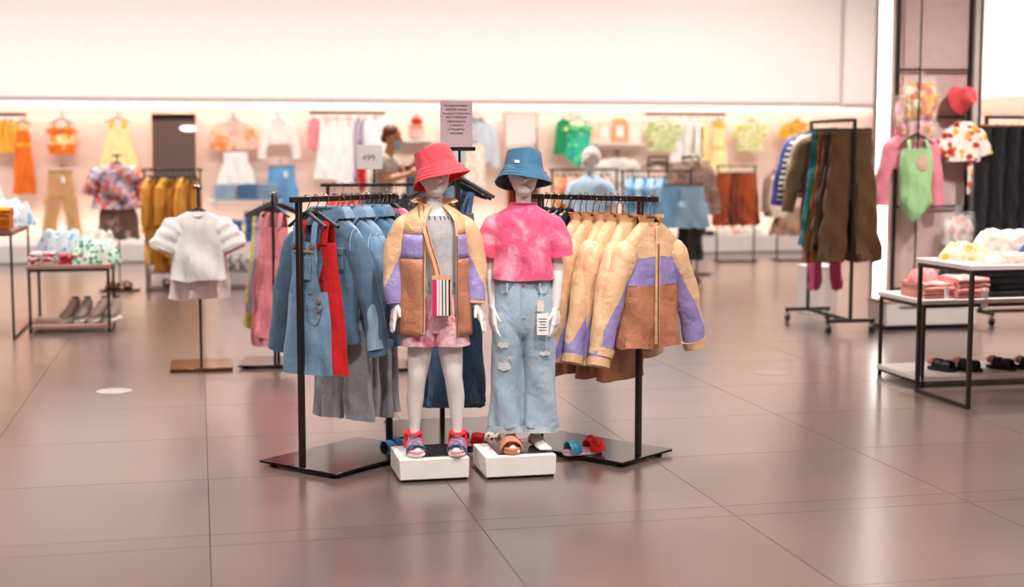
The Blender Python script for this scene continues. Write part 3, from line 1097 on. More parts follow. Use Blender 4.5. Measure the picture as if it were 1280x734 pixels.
for i, s in enumerate((.575, .6, .63)):
    top('dark_shirt', ORD[i] + ' dark patterned shirt at the far end of the denim rack', on(DR, DU, s, 1.2), DRZ, DKP, .15, .5, .15, .014, .06, .05, .006, .18, 25, (.055, .05), cat='shirt', group=g, hook=.08)

# ================================================================== MIDDLE STAND: OVERALLS + NOTICE
MS = (1.28, 7.1)
ms = rack('clothes_rack', 'dark rack with sign holder and denim overalls behind both mannequins', (*MS, 0), 0, .5, 1.37, (.62, .7), .04)
OV = [denim('#55779a', .25), denim('#658aab', .25), denim('#4a6987', .25)]


def overalls(label, loc, rz, mat, w=.13, L=1.2):
    t = thing('denim_overalls', label, 'overalls', loc, rz, 'denim overalls on the middle rack')
    d = .03
    for sy in (-1, 1):
        rows = [[((.085 + .035 * q / 6) * (j / 8 - .5) * 2, sy * (d * .8 + .004 * math.sin(j + q)), -.13 - .22 * q / 6) for j in range(9)] for q in range(7)]
        B().grid(rows, False).grid([[(x, y + sy * .006, z) for x, y, z in r] for r in rows], False).obj('bib', mat, t)
    for sx in (-1, 1):
        st = B().tube([(sx * .06, -d, -.14), (sx * .08, -d * .5, -.06), (sx * .09, 0, -.025), (sx * .07, d * .5, -.06), (sx * .05, d, -.14)], .015, 6, True, .3, up=(0, 1, 0), sub=3).obj('strap', mat, t)
        B().box((sx * .06, -d - .006, -.15), (.03, .006, .03), .001).obj('buckle', BUTT, st)
    B().box((0, -d * .8 - .012, -.24), (.1, .008, .1), .002).obj('bib_pocket', mat, t)
    sd = nseed()
    B().grid(prof_rings([(-.34, w, d), (-.45, w * 1.05, d * 1.2), (-.6, w * 1.08, d * 1.2)], -.34, -.6, 7, 26, sd, .006), cap1=True).obj('seat', mat, t)
    for sx in (-1, 1):
        lg = B().grid(prof_rings([(-.54, .075, d), (-L, .078, d * 1.1)], -.54, -L, 14, 18, sd + sx, .012, 4, cx=lambda z, sx=sx: sx * (.066 + .02 * (-z - .5)))).obj('leg', mat, t)
        B().grid(prof_rings([(-L + .05, .083, d * 1.25), (-L, .084, d * 1.3)], -L + .05, -L, 2, 18, sd + sx, .012, 4, cx=lambda z, sx=sx: sx * (.066 + .02 * (-z - .5)))).obj('cuff', mat, lg)
    hanger('black hanger holding ' + label, loc, rz, .05, .2, drop=.05, lift=.02)
    return t


for i, (s, dx, rz, L, nm) in enumerate(((.06, -.06, 14, 1.12, 'foremost dark blue denim overalls on the middle rack'), (.16, .02, -10, 1.15, 'second blue denim overalls on the middle rack'),
                                        (.26, .0, -20, 1.15, 'third denim overalls on the middle rack'), (.36, .03, -6, 1.12, 'fourth denim overalls on the middle rack'))):
    overalls(nm, (MS[0], MS[1] + s, 1.32), R(rz), OV[i % 3], .13, L)
for i, (dy, rz) in enumerate(((.02, -30), (.11, 25), (.21, -40), (.31, 12))):
    hanger(ORD[i] + ' empty black hanger on the middle rack above the overalls', (MS[0], MS[1] + dy, 1.345), R(rz), .025, .2, group='empty hangers on the middle rack', drop=.06, lift=.02)
top('pink_tee', 'pink puffed tee at the far end of the denim rack', on(DR, DU, .66, 1.22), DRZ + R(10), fabric('#e88aa8'), .16, .4, .17, .03, slv=.16, sang=22, sr=(.075, .07), cat='tee', hook=.06)
nb = thing('notice_sign', 'pinkish grey notice with Russian text in a black holder above red hat', 'sign', (1.268, 7.06, 1.515), R(-10))
B().box((-.0, 0, 0), (.19, .014, .02), .002).obj('holder', BLACK, nb)
B().tube([(.015, .03, -.16), (.015, .012, 0)], .007, 8).obj('stem', BLACK, nb)
B().box((0, -.002, .125), (.162, .005, .232), .001).obj('board', plain('#cfb8c0', .5, vary=.02, key='sign_pink'), nb)


def text(body, size, loc, parent, mat, name='lettering', align='CENTER', rx=90, ext=.0004):
    c = bpy.data.curves.new(name, 'FONT')
    c.body = body
    c.size = size
    c.align_x = align
    c.extrude = ext
    o = bpy.data.objects.new(name, c)
    COL.objects.link(o)
    dg = bpy.context.evaluated_depsgraph_get()
    me = bpy.data.meshes.new_from_object(o.evaluated_get(dg))
    bpy.data.objects.remove(o)
    me.materials.clear()
    me.materials.append(mat)
    r = bpy.data.objects.new(name, me)
    COL.objects.link(r)
    r.parent = parent
    r.location = loc
    r.rotation_euler = (R(rx), 0, 0)
    return r


INK = plain('#231c20', .7, key='ink')
for i, l in enumerate(('Предоплаченные', 'ONLINE заказы', 'Вы можете получить', 'БЕЗ ОЧЕРЕДИ', 'обратившись', 'к любому', 'сотруднику', 'магазина')):
    text(l, .0136 if i == 2 else .0148, (0, -.0055, .211 - .0196 * i), nb, INK)

# sandals on the middle plate
FLS = floral('#efe3d6', ['#b5583c', '#efe3d6', '#6a5a38', '#d8a488'], 60, .5)
sandal('red strapped sandal with floral footbed on the plate under the overalls', (1.31, 6.94, .03), R(70), FLS, [(-.2, .03, .035, RED), (.15, .02, .04, RED)], .2, heel=False)
sandal('floral slide lying behind the red strapped sandal under the overalls', (1.4, 6.9, .03), R(60), FLS, [(-.1, .035, .04, FLS)], .18, heel=False)
BLU = fabric('#2c6f9f', folds=.2)
sandal('blue strapped sandal half hidden behind the mannequin plinth', (.93, 7.0, .0), R(-60), fabric('#bcd0dc', folds=.1), [(-.2, .025, .035, BLU), (.1, .02, .04, BLU)], .17)

# ================================================================== RIGHT WINDBREAKER RACK
WR, WRZ, WU = (2.075, 6.56), R(36.9), (-.6, .8)
rack('clothes_rack', 'dark metal rack of windbreakers beside the denim-hatted mannequin', (*WR, 0), WRZ, .62, 1.275, (.42, .74), .1)
CREAM, LILAC, TERRA = nylon('#e6bd92'), nylon('#9d8fc8'), nylon('#bd7f60')
g = 'windbreakers on the rack'


def windbreaker(label, loc, rz, L=.6, sl=.5, sang=16):
    t = top('windbreaker', label, loc, rz, CREAM, .165, L, .18, .05, .055, .085, .018, sl, sang, (.07, .058), nylon2('#e6bd92', '#9d8fc8', R(sang), .145, -.14, sl, .066, .02), CREAM, None, None, 0, None, 'jacket', g, hook=.11,
            panels=[(-.165, CREAM, 'yoke'), (-.3, LILAC, 'chest_panel'), (-L, TERRA, 'lower_body')], placket=CREAM, sd=.8)
    # soft stand collar with its points folded out, orange lining
    rows, rows2 = [], []
    for i in range(6):
        q = i / 5
        ring_ = [R(-90 + 16) + R(360 - 32) * k / 18 for k in range(19)]
        rows.append([((.055 + .004 * q + .012 * q * q) * math.cos(a), (.043 + .004 * q + .012 * q * q) * math.sin(a), -.014 + .05 * q - .014 * q * (math.sin(a) < -.6)) for a in ring_])
        rows2.append([((.052 + .004 * q + .011 * q * q) * math.cos(a), (.04 + .004 * q + .011 * q * q) * math.sin(a), -.014 + .05 * q - .014 * q * (math.sin(a) < -.6)) for a in ring_])
    B().grid(rows, False).obj('stand_collar', CREAM, t)
    B().grid(rows2, False).obj('collar_lining', fabric('#cf9258', folds=.1), t)
    B().tube([(.0, -.064, -.1), (.0, -.07, -L + .02)], .004, 5).obj('zipper', plain('#8a6d52', .4, .4, key='zip'), t)
    return t


windbreaker('cream lilac and terracotta windbreaker hanging outside the rack post', on(WR, WU, -.06, 1.165), WRZ + R(-16), .6, .5, 17)
for i, s in enumerate((.07, .14, .21, .285, .365)):
    windbreaker(ORD[i] + ' colour-block windbreaker behind the rack post', on(WR, WU, s, 1.165), WRZ + R((9, -6, 8, -5, 6)[i]), .58, .55, (16, 11, 17, 10, 14)[i])
for i, s in enumerate((.105, .175, .25, .33, .41)):
    top('terracotta_shirt', ORD[i] + ' long terracotta shirt hanging lower between windbreakers', on(WR, WU, s, 1.0 + .02 * (i % 2)), WRZ + R((-3, 4, -2, 2, -4)[i]), TERRA, .15, .61, .165, .03, .06, .05, .012, .0, cat='shirt', group='terracotta shirts on the rack', hook=.26)
for i, s in enumerate((.44, .49, .54, .585)):
    top('dark_shirt', ORD[i] + ' dark patterned shirt behind the windbreakers', on(WR, WU, s, 1.195), WRZ, DKP, .15, .5, .15, .014, .06, .05, .006, .18, 25, (.055, .05), cat='shirt', group='dark shirts behind the windbreakers', hook=.08)
o = B().ell((0, 0, 0), (.016, .012, .034), 14, 8).obj('security_tag', RUBBER)
o.location = (1.675, 6.78, .61)
tag(o, 'black oval security tag clipped on the lilac sleeve', 'tag')
SLP = plain('#e58fb4', .6, key='pink_foam')
sandal('pink slide with teal strap and red bow on the rack plate', (1.81, 6.62, .03), R(104), SLP, [(.25, .03, .04, plain('#1f7f96', .5, key='teal_strap')), (-.28, .04, .04, RED)], .22, heel=False, sole2=plain('#efd2cf', .6, key='pale_sole'),
       bow=(floral('#c31c2c', ['#c31c2c', '#e07b28', '#c31c2c'], 60), -.28, plain('#e0902c', .6)), cat='sandal', name='slide_sandal')

# ================================================================== PLINTHS AND MANNEQUINS
def plinth(label, x0, x1, y0, y1):
    t = thing('display_plinth', label, 'plinth', ((x0 + x1) / 2, (y0 + y1) / 2, 0))
    w, d = x1 - x0, y1 - y0
    B().box((0, 0, .006), (w - .02, d - .02, .012), 0).obj('recessed_base', BLACK, t)
    B().box((0, 0, .059), (w, d, .094), .003).obj('body', WHITEP, t)
    B().box((.03, .01, .1085), (w * .78, d * .8, .005), .001).obj('top_plate', plain('#2a2625', .3, .3, key='plinth_top'), t)
    return t


plinth('white plinth with black top plate under the red-hatted mannequin', .866, 1.187, 6.31, 6.63)
plinth('white plinth with black top plate under the denim-hatted mannequin', 1.26, 1.592, 6.285, 6.6)


def legs_lower(b, pts, rr):
    b.tube(pts, rr, 16, sub=4)


def mannequin(label, loc, rz, name='child_mannequin', hx=.0, headrot=0, arms=None, feet=((-.098, .0, R(-6)), (.098, 0, R(6))), hands=True, headonly=False):
    t = thing(name, label, 'mannequin', loc, rz)
    b = B()
    # trunk
    rows = prof_rings([(.58, .09, .075), (.64, .118, .088), (.72, .126, .092), (.8, .112, .08), (.86, .104, .076), (.95, .114, .082), (1.03, .124, .082), (1.09, .118, .066), (1.125, .075, .05), (1.15, .036, .036)], .58, 1.15, 26, 24, p=2.2)
    b.grid(rows, True, True, True)
    b.tube([(0, .008, 1.1), (0, .002, 1.16), (0, -.004, 1.23)], [.044, .036, .038], 16)
    # head
    M = Matrix.Rotation(headrot, 4, 'Z')
    h = Vector((0, -.005, 0))
    def hp(x, y, z):
        return M @ Vector((x, y, 0)) + h + Vector((0, 0, z))
    b.ell(hp(0, .012, 1.3), (.074, .09, .088), 24, 16, M)
    b.ell(hp(0, -.022, 1.262), (.06, .064, .074), 24, 16, M)
    b.ell(hp(0, -.042, 1.215), (.036, .04, .028), 18, 12, M)
    b.tube([hp(0, -.078, 1.295), hp(0, -.096, 1.262), hp(0, -.09, 1.256)], [.008, .0125, .008], 10)
    for sx in (-1, 1):
        b.ell(hp(sx * .026, -.073, 1.296), (.017, .012, .009), 12, 8, M)
    b.ell(hp(0, -.08, 1.229), (.018, .009, .0055), 12, 8, M)
    # limbs
    arms = arms or {-1: [(-.128, .005, 1.06), (-.178, .012, .87), (-.172, -.025, .68)], 1: [(.128, .005, 1.06), (.178, .012, .87), (.172, -.025, .68)]}
    for sx in (-1, 1):
        a = [Vector(p) for p in arms[sx]]
        sh = Vector((sx * .085, .0, 1.075))
        b.tube([sh, a[0], a[0].lerp(a[1], .35), a[1], a[1].lerp(a[2], .35), a[2]], [.038, .037, .033, .028, .029, .019], 14, sub=3)
        dn = (a[2] - a[1]).normalized()
        dn = (dn + Vector((sx * .35, -.05, 0))).normalized() if hands == 'out' else (dn + Vector((0, -.1, 0))).normalized()
        if hands == 'out':
            hand(b, a[2], dn, Vector((-sx * .25, -1, 0)), Vector((-sx, 0, -.2)), 1.25, 13, .15)
        else:
            hand(b, a[2], dn, Vector((-sx * .45, -.9, 0)), Vector((-sx * .9, .3, 0)), 1.25, 6, .3)
        fx, fy, fa = feet[0] if sx < 0 else feet[1]
        b.tube([(sx * .06, 0, .66), (sx * .064, 0, .56), (sx * .078, -.004, .4), (sx * .084, -.008, .345), (fx * .96, .012, .25), (fx, .016, .12), (fx, .012, .055), (fx, .012, .02)],
               [.066, .066, .05, .042, .041, .027, .023, .022], 16, sub=3)
        foot(b, fx, fy + .0, .0 if not headonly else 0, fa, 1.12)
    remesh(b, 'body', MANN, t, .0042, 5)
    return t


def bucket_hat(label, loc, mat, under, roll, pitch, rz, s=1.0, band=None):
    t = thing('bucket_hat', label, 'hat', loc, rz)
    t.rotation_euler = (pitch, roll, rz)
    def surf(off, pts):
        rows = []
        for i, (r, z) in enumerate(pts):
            row = []
            for j in range(40):
                th = 2 * math.pi * j / 40
                wob = 1 + (.03 * math.sin(3 * th + 1) + .02 * math.sin(5 * th)) * max(0, (i - 5) / 4)
                dent = -.008 * (1 + math.sin(2 * th + .6)) if i < 3 else 0
                row.append(((r + off) * wob * math.cos(th) * .97 * s, (r + off) * wob * math.sin(th) * 1.06 * s, (z + dent + off * .3 - .0) * s))
            rows.append(row)
        return rows
    cr = [(.012, .098), (.05, .098), (.074, .092), (.083, .082), (.089, .05), (.094, .018), (.096, .004)]
    b = B().grid(surf(0, cr), True, True)
    b.grid(surf(-.004, cr), True)
    b.obj('crown', mat, t)
    br = [(.096, .006), (.106, -.012), (.117, -.03), (.127, -.047), (.134, -.06)]
    w = lambda off, pts: [[(x, y, z) for x, y, z in r] for r in surf2(off, pts)]
    def surf2(off, pts):
        rows = []
        for i, (r, z) in enumerate(pts):
            row = []
            for j in range(48):
                th = 2 * math.pi * j / 48
                q = i / (len(pts) - 1)
                wob = 1 + (.035 * math.sin(3 * th + 1) + .02 * math.sin(5 * th)) * q
                row.append(((r + off) * wob * math.cos(th) * .97 * s, (r + off) * wob * math.sin(th) * 1.06 * s, (z + .008 * math.sin(2 * th + .5) * q) * s))
            rows.append(row)
        return rows
    B().grid(surf2(0, br), True).obj('brim', mat, t)
    B().grid(surf2(-.004, br), True).obj('brim_lining', under, t)
    for q in (.3, .55, .8, 1.0):
        r = .096 + .038 * q
        z = .006 - .066 * q
        rows = surf2(.001, [(r, z), (r, z)])[1]
        B().tube(rows + [rows[0]], .0016 if q < 1 else .003, 5, False).obj('brim_stitching', mat, t)
    if band:
        B().box((-.03 * s, -.104 * s, .012 * s), (.022, .004, .014), .001).obj('label', band, t)
    return t


M1 = (1.058, 6.47, .111)
M2 = (1.475, 6.455, .111)
RZ1, RZ2 = R(-9), R(-13)
mannequin('glossy white child mannequin in red hat and open windbreaker', M1, RZ1, headrot=R(16), arms={-1: [(-.128, .005, 1.06), (-.182, .012, .87), (-.17, -.03, .695)], 1: [(.128, .005, 1.06), (.185, .012, .87), (.19, -.03, .69)]},
          hands='out', feet=((-.098, -.01, R(8)), (.1, -.01, R(-4))))
mannequin('glossy white child mannequin in denim hat and pink tee', M2, RZ2, headrot=R(4), arms={-1: [(-.128, .005, 1.06), (-.152, .015, .86), (-.142, -.03, .66)], 1: [(.128, .005, 1.06), (.158, .015, .86), (.15, -.03, .66)]},
          feet=((-.06, -.02, R(6)), (.055, .03, R(22))))

HATR = fabric('#e5505c', folds=.35, vary=.06)
HATRL = fabric('#c5141c', folds=.2)
HATB = denim('#41708f', .25)
HATBL = denim('#27394c', .3)
bucket_hat('coral red bucket hat tilted on the mannequin beside the notice', (M1[0] + .012, M1[1] - .0, M1[2] + 1.318), HATR, HATRL, R(-17), R(-11), RZ1, 1.03)
bucket_hat('blue denim bucket hat with frayed brim on mannequin', (M2[0] + .0, M2[1] + .005, M2[2] + 1.306), HATB, HATBL, R(2), R(-15), RZ2, 1.0, PAPER)


# ---- clothes of the red-hatted mannequin
def worn(name, label, cat, m, rz):
    return thing(name, label, cat, m, rz)


j = worn('windbreaker', 'open cream lilac and terracotta windbreaker worn by the red-hatted mannequin', 'jacket', M1, RZ1)
JPR = [(1.15, .06, .058), (1.135, .08, .066), (1.11, .118, .085), (1.08, .148, .1), (1.03, .156, .112), (.9, .16, .12), (.7, .165, .125), (.55, .17, .128)]
T0, T1 = R(-54), R(255)
for z0, z1, mt, nm in ((1.15, 1.015, CREAM, 'yoke'), (1.015, .905, LILAC, 'chest_panel'), (.905, .55, TERRA, 'lower_body')):
    for off in (0, -.004):
        pass
    r1 = prof_rings(JPR, z0, z1, max(4, int((z0 - z1) * 34)), 40, 77, .009, 5, 2.3, T0, T1, closed=False)
    o = B().grid(r1, False).obj(nm, mt, j)
    sm = o.modifiers.new('thickness', 'SOLIDIFY')
    sm.thickness = .004
for th, nm in ((T0, 'zip_edge'), (T1, 'zip_edge')):
    rw = prof_rings([(z, a + .001, c + .001) for z, a, c in JPR], 1.14, .555, 18, 1, 77, .009, 5, 2.3, th, th + .001, closed=False)
    B().tube([r[0] for r in rw], .009, 6, True, .6).obj(nm, CREAM, j)
    B().tube([(r[0][0] * 1.0, r[0][1] - .009, r[0][2]) for r in rw[4:]], .003, 5).obj('zip_teeth', plain('#8a6d52', .4, .4, key='zip'), j)
SLW = nylon2('#e6bd92', '#9d8fc8', R(7), .15, 1.04, .34, .056, .02)
for sx in (-1, 1):
    P = [(sx * .09, .0, 1.07), (sx * .136, .003, 1.034), (sx * .17, .008, .95), (sx * .184, .01, .87), (sx * .184, -.006, .79), (sx * .178 if sx < 0 else .188, -.026, .705)]
    s = B().tube(P, [.046, .062, .06, .056, .053, .046], 22, True, .95, up=(0, 1, 0), amp=.07, seed=5 + sx, sub=6).obj('sleeve', SLW, j)
    e = Vector(P[-1])
    B().tube([e + Vector((0, .004, .022)), e + Vector((0, -.002, -.012))], [.047, .043], 18, True, .95, up=(0, 1, 0)).obj('cuff', LILAC if sx < 0 else CREAM, s)
# collar folded open and hood lying on the back
for sx, a0, a1 in ((1, -38, 84), (-1, 96, 218)):
    rows = []
    for i in range(6):
        q = i / 5
        rad = .06 + .02 * q + .016 * q * q
        rows.append([(rad * math.cos(R(a)) * 1.12, rad * .9 * math.sin(R(a)) + .006, 1.138 + (.03 + .014 * math.sin(R(a))) * math.sin(q * 2.2)) for a in [a0 + (a1 - a0) * k / 14 for k in range(15)]])
    o = B().grid(rows, False).obj('collar_wing', CREAM, j)
    sm = o.modifiers.new('thickness', 'SOLIDIFY')
    sm.thickness = .004
rows = []
for i in range(6):
    q = i / 5
    rows.append([(.075 * (1 + .5 * math.sin(q * 3)) * math.cos(R(a)), .05 + (.05 + .07 * math.sin(q * 3)) * math.sin(R(a)), 1.15 - .12 * q + .02 * math.sin(q * 3)) for a in [10 + 160 * k / 12 for k in range(13)]])
B().grid(rows, False).obj('hood', CREAM, j)

t = worn('bandeau', 'pale grey denim top with dark overstitching under the windbreaker', 'top', M1, RZ1)
TOPM = denim('#b9b7ba', .12)
B().grid(prof_rings([(1.1, .112, .078), (1.03, .13, .094), (.9, .124, .094), (.72, .134, .1)], 1.1, .74, 14, 30, 9, .003)).obj('body', TOPM, t)
NAVY = plain('#39435a', .7, key='navy_thread')
for z, nn in ((1.092, 26), (.79, 26)):
    rw = prof_rings([(1.1, .114, .081), (1.03, .132, .097), (.9, .126, .097), (.72, .136, .103)], z, z - .001, 1, 40, 9, .003)[0]
    for q in range(21, 40, 1):
        x, y, zz = rw[q]
        B().tube([(x, y, zz + .008), (x + .004, y, zz - .01)], .002, 4).obj('stitch', NAVY, t)

t = worn('crossbody_bag', 'small cream bag with pink black and white stripes on the mannequin', 'bag', M1, RZ1)
STRAPM = fabric('#d9a27e', folds=.1)
b = B().tube([(-.062, -.06, 1.15), (-.055, -.088, 1.08), (-.03, -.118, .98), (-.002, -.126, .89), (.012, -.13, .83)], .016, 8, True, .2, up=(0, 1, 0), sub=4)
b.obj('strap', STRAPM, t)
for o_ in (-.011, .011):
    B().tube([(-.062 + o_, -.066, 1.151), (-.055 + o_, -.094, 1.081), (-.03 + o_, -.1235, .981), (-.002 + o_, -.131, .891), (.012 + o_, -.135, .831)], .0018, 5, sub=4).obj('strap_seam', plain('#7d4a33', .7), t)
B().box((.03, -.142, .74), (.088, .04, .18), .006).obj('body', STRAPM, t)
B().box((.03, -.1635, .825), (.09, .005, .02), .001).obj('top_zip', STRAPM, t)
xx = -.012
for wd_, c in ((.02, '#d6205d'), (.008, '#efe6e0'), (.005, '#b9a7b5'), (.009, '#efe6e0'), (.006, '#2a2228'), (.009, '#efe6e0'), (.006, '#3a2f33'), (.009, '#efe6e0'), (.008, '#2a2228')):
    B().box((xx + wd_ / 2, -.1635, .735), (wd_, .004, .165), 0).obj('stripe', fabric(c, folds=.05), t)
    xx += wd_

t = worn('shorts', 'pale pink tie-dye shorts under the open windbreaker', 'shorts', M1, RZ1)
PKS = tiedye([(.35, '#e8a3b4'), (.5, '#f0cdd2'), (.62, '#e27f9b')], 9)
B().grid(prof_rings([(.76, .128, .096), (.66, .142, .106), (.6, .145, .102), (.56, .12, .08)], .76, .56, 8, 30, 3, .004), cap1=True).obj('seat', PKS, t)
for sx in (-1, 1):
    B().grid(prof_rings([(.64, .068, .096), (.58, .078, .104), (.5, .086, .1)], .64, .5, 6, 24, 4 + sx, .006, 4, cx=lambda z, sx=sx: sx * .074)).obj('leg', PKS, t)
B().tube([(-.01, -.112, .7), (-.02, -.118, .64)], .004, 5).obj('drawstring', PKS, t)

SOLEP = plain('#e9a9b3', .6, key='pink_sole')
LIL = fabric('#b07fb0', folds=.1)
TEALB = fabric('#12557a', folds=.1)
RDS = fabric('#cf1f2c', folds=.1)


def worn_sandal(label, m, rz, fx, fy, fa):
    off = Matrix.Rotation(rz, 4, 'Z') @ Vector((fx, fy - .045, 0))
    t = sandal(label, (m[0] + off.x, m[1] + off.y, m[2] + .0), rz + fa, SOLEP, [(-.25, .015, .024, TEALB)], .215, heel=False, sole2=plain('#efd9cf', .6), cat='sandal', group='sandals worn by the red-hatted mannequin')
    B().tube([(-.038, -.02, .02), (-.03, -.015, .06), (-.005, -.03, .062), (.02, -.05, .05), (.04, -.058, .02)], .006, 8, True, .3, sub=3).obj('cross_strap', LIL, t)
    B().tube([(.036, .0, .02), (.03, .005, .06), (.005, -.01, .064), (-.02, -.04, .05), (-.04, -.052, .02)], .006, 8, True, .3, sub=3).obj('cross_strap', LIL, t)
    B().tube([(.029 * math.cos(a), .052 + .03 * math.sin(a), .088 + .006 * math.sin(a)) for a in [2 * math.pi * q / 16 for q in range(17)]], .013, 8, False, .3).obj('ankle_strap', RDS, t)
    B().tube([(-.033, .052, .08), (-.038, .03, .02)], .01, 6, True, .3).obj('side_strap', RDS, t)
    B().tube([(.033, .052, .08), (.038, .03, .02)], .01, 6, True, .3).obj('side_strap', RDS, t)
    return t


worn_sandal('pink sandal with red ankle strap on the foot beside the denim rack', M1, RZ1, -.098, -.01, R(8))
worn_sandal('pink sandal with red ankle strap on the foot beside the other plinth', M1, RZ1, .1, -.01, R(-4))

# ---- clothes of the denim-hatted mannequin
t = worn('tie_dye_tee', 'pink tie-dye short-sleeved tee on the denim-hatted mannequin', 'tee', M2, RZ2)
TD = tiedye([(.30, '#f3c4c8'), (.42, '#ee7f9f'), (.5, '#e8527f'), (.58, '#ea5f88'), (.66, '#f09fb0'), (.74, '#f5cfcd')], 4.5)
B().grid(prof_rings([(1.15, .056, .054), (1.135, .07, .062), (1.11, .115, .08), (1.08, .142, .094), (1.0, .14, .104), (.9, .136, .11), (.8, .144, .12)], 1.15, .8, 18, 40, 21, .008, 4)).obj('body', TD, t)
for sx in (-1, 1):
    P = [(sx * .08, .0, 1.07), (sx * .128, .003, 1.042), (sx * .158, .008, .98), (sx * .172, .01, .905)]
    B().tube(P, [.044, .062, .064, .062], 18, True, .95, up=(0, 1, 0), amp=.06, seed=15 + sx, sub=4).obj('sleeve', TD, t)
B().tube([(.058 * math.cos(a), .056 * math.sin(a), 1.15) for a in [2 * math.pi * q / 24 for q in range(25)]], .007, 6, False).obj('neckband', fabric('#d33a6c', folds=.1), t)

t = worn('flared_jeans', 'light blue ripped wide-leg jeans on the denim-hatted mannequin', 'jeans', M2, RZ2)
LJ = denim('#a3b7c6', .16)
LJ2 = denim('#b4c0c9', .18)
b = B()
b.grid(prof_rings([(.82, .122, .096), (.72, .138, .106), (.62, .146, .11), (.56, .13, .1), (.53, .1, .07)], .82, .53, 12, 36, 31, .004), True, True, True)
for sx in (-1, 1):
    b.grid(prof_rings([(.64, .068, .1), (.56, .077, .102), (.4, .074, .088), (.25, .077, .085), (.1, .088, .09)], .64, .1, 24, 28, 33 + sx, .008, 4, cx=lambda z, sx=sx: sx * (.072 + .014 * (.62 - z))), True, True, True)
remesh(b, 'seat_and_legs', LJ, t, .006, 5)
B().grid(prof_rings([(.825, .126, .1), (.79, .13, .103)], .825, .79, 2, 36, 31, .002)).obj('waistband', LJ, t)
rng = random.Random(4)
for sx in (-1, 1):
    cx = lambda z, sx=sx: sx * (.072 + .014 * (.62 - z))
    hr = prof_rings([(.12, .089, .091), (.085, .091, .093)], .115, .083, 3, 28, 33 + sx, .009, 6, cx=cx)
    lg = B().grid(hr).obj('frayed_hem', LJ2, t)
    for q, (dx, z, w_, h_) in enumerate(((-.02, .5, .05, .026), (-.012, .4, .06, .04), (.02, .44, .03, .016)) if sx < 0 else ((.025, .46, .045, .018),)):
        def sy(x, zz):
            rx, ry = .075, float(np.interp(zz, [.25, .4, .56], [.085, .088, .102]))
            return -ry * max(.05, 1 - min(1, abs(x / rx)) ** 2.4) ** (1 / 2.4) - .0005
        def pt_(a, b_):
            x = dx + (a / 6 - .5) * w_
            zz = z + (b_ / 4 - .5) * h_ * (1 - .8 * abs(a / 6 - .5)) + .004 * math.sin(a * 2.1)
            return (cx(zz) + x, sy(x, zz) - .003, zz)
        B().grid([[pt_(a, b_) for a in range(7)] for b_ in range(5)], False).obj('rip_patch', plain('#cfcfd2', .85), lg)
        for k in range(4):
            B().tube([(p[0], p[1] - .001, p[2]) for p in [pt_(a, k * 1.3) for a in range(7)]], .0011, 4).obj('loose_thread', PAPER, lg)
    B().tube([(sx * .125, -.05, .785), (sx * .095, -.09, .735), (sx * .05, -.104, .785)], .002, 5, sub=4).obj('pocket_seam', denim('#7d93a6', .1), t)
B().box((0, -.106, .69), (.02, .005, .13), .001).obj('fly', LJ, t)
B().tube([(0, -.1, .782), (0, -.108, .782)], .009, 12).obj('button', BUTT, t)
for x in (-.075, .075):
    B().box((x, -.101, .765), (.01, .008, .045), .001).obj('belt_loop', LJ, t)
pt = thing('price_tag', 'white paper price tag hanging at the hip of the ripped jeans', 'tag', (M2[0] + .058, M2[1] - .145, M2[2] + .6), RZ2)
B().box((0, 0, .0), (.055, .002, .1), .001).obj('card', PAPER, pt)
B().box((-.01, -.0005, .085), (.03, .002, .05), .001).obj('back_card', plain('#e6d8cb', .7), pt)
for i in range(5):
    B().box((0, -.0017, .025 - .013 * i), (.038 - .006 * (i % 3), .001, .003), 0).obj('print_line', INK, pt)
B().tube([(-.005, .004, .12), (-.01, .012, .17)], .0012, 5).obj('string', PAPER, pt)

off = Matrix.Rotation(RZ2, 4, 'Z') @ Vector((-.06, -.02 - .045, 0))
PEACH = plain('#d98f74', .65, key='peach_slide')
t = sandal('peach slide on the foot of the denim-hatted mannequin', (M2[0] + off.x, M2[1] + off.y, M2[2]), RZ2 + R(6), PEACH, [], .225, heel=False, cat='sandal', name='slide_sandal')
rows = []
for i in range(6):
    y = -.075 + .075 * i / 5
    rows.append([(.047 * math.cos(R(a)), y, .012 + (.042 + .012 * i / 5) * math.sin(R(a))) for a in range(0, 181, 15)])
o = B().grid(rows, False).obj('wide_strap', PEACH, t)
sm = o.modifiers.new('thickness', 'SOLIDIFY')
sm.thickness = .006

# ================================================================== BACK WALL DISPLAY
YW = 20.32
YEL, ORA, MUST = fabric('#f2b73a'), fabric('#e8701c'), fabric('#dd9a35')
PALEY, WHT, OFFW = fabric('#f4dfa0'), fabric('#f1ebe6'), fabric('#eadfd6')


def wall_peg(x, z):
    t = thing('wall_peg', WALLPEG[0], 'peg', (x, 20.62, z), 0)
    B().box((0, -.006, 0), (.03, .012, .03), .002).obj('wall_plate', CHROME, t)
    B().tube([(0, -.01, 0), (0, -.36, .0)], .006, 6).obj('rod', CHROME, t)


WALLPEG = ['']


def peg_for(what, x, z, hook):
    WALLPEG[0] = 'chrome wall peg carrying the ' + what
    wall_peg(x, z + hook)


def wall_rail(label, x0, x1, z, y=YW):
    t = thing('hanging_rail', label, 'rail', ((x0 + x1) / 2, y, z))
    L = x1 - x0
    B().box((0, 0, 0), (L, .03, .045), .003).obj('bar', BRONZE, t)
    for sx in (-1, 1):
        B().tube([(sx * (L / 2 - .04), 0, 0), (sx * (L / 2 - .04), 20.62 - y, 0)], .008, 6).obj('bracket', BRONZE, t)
    return t


H = .085
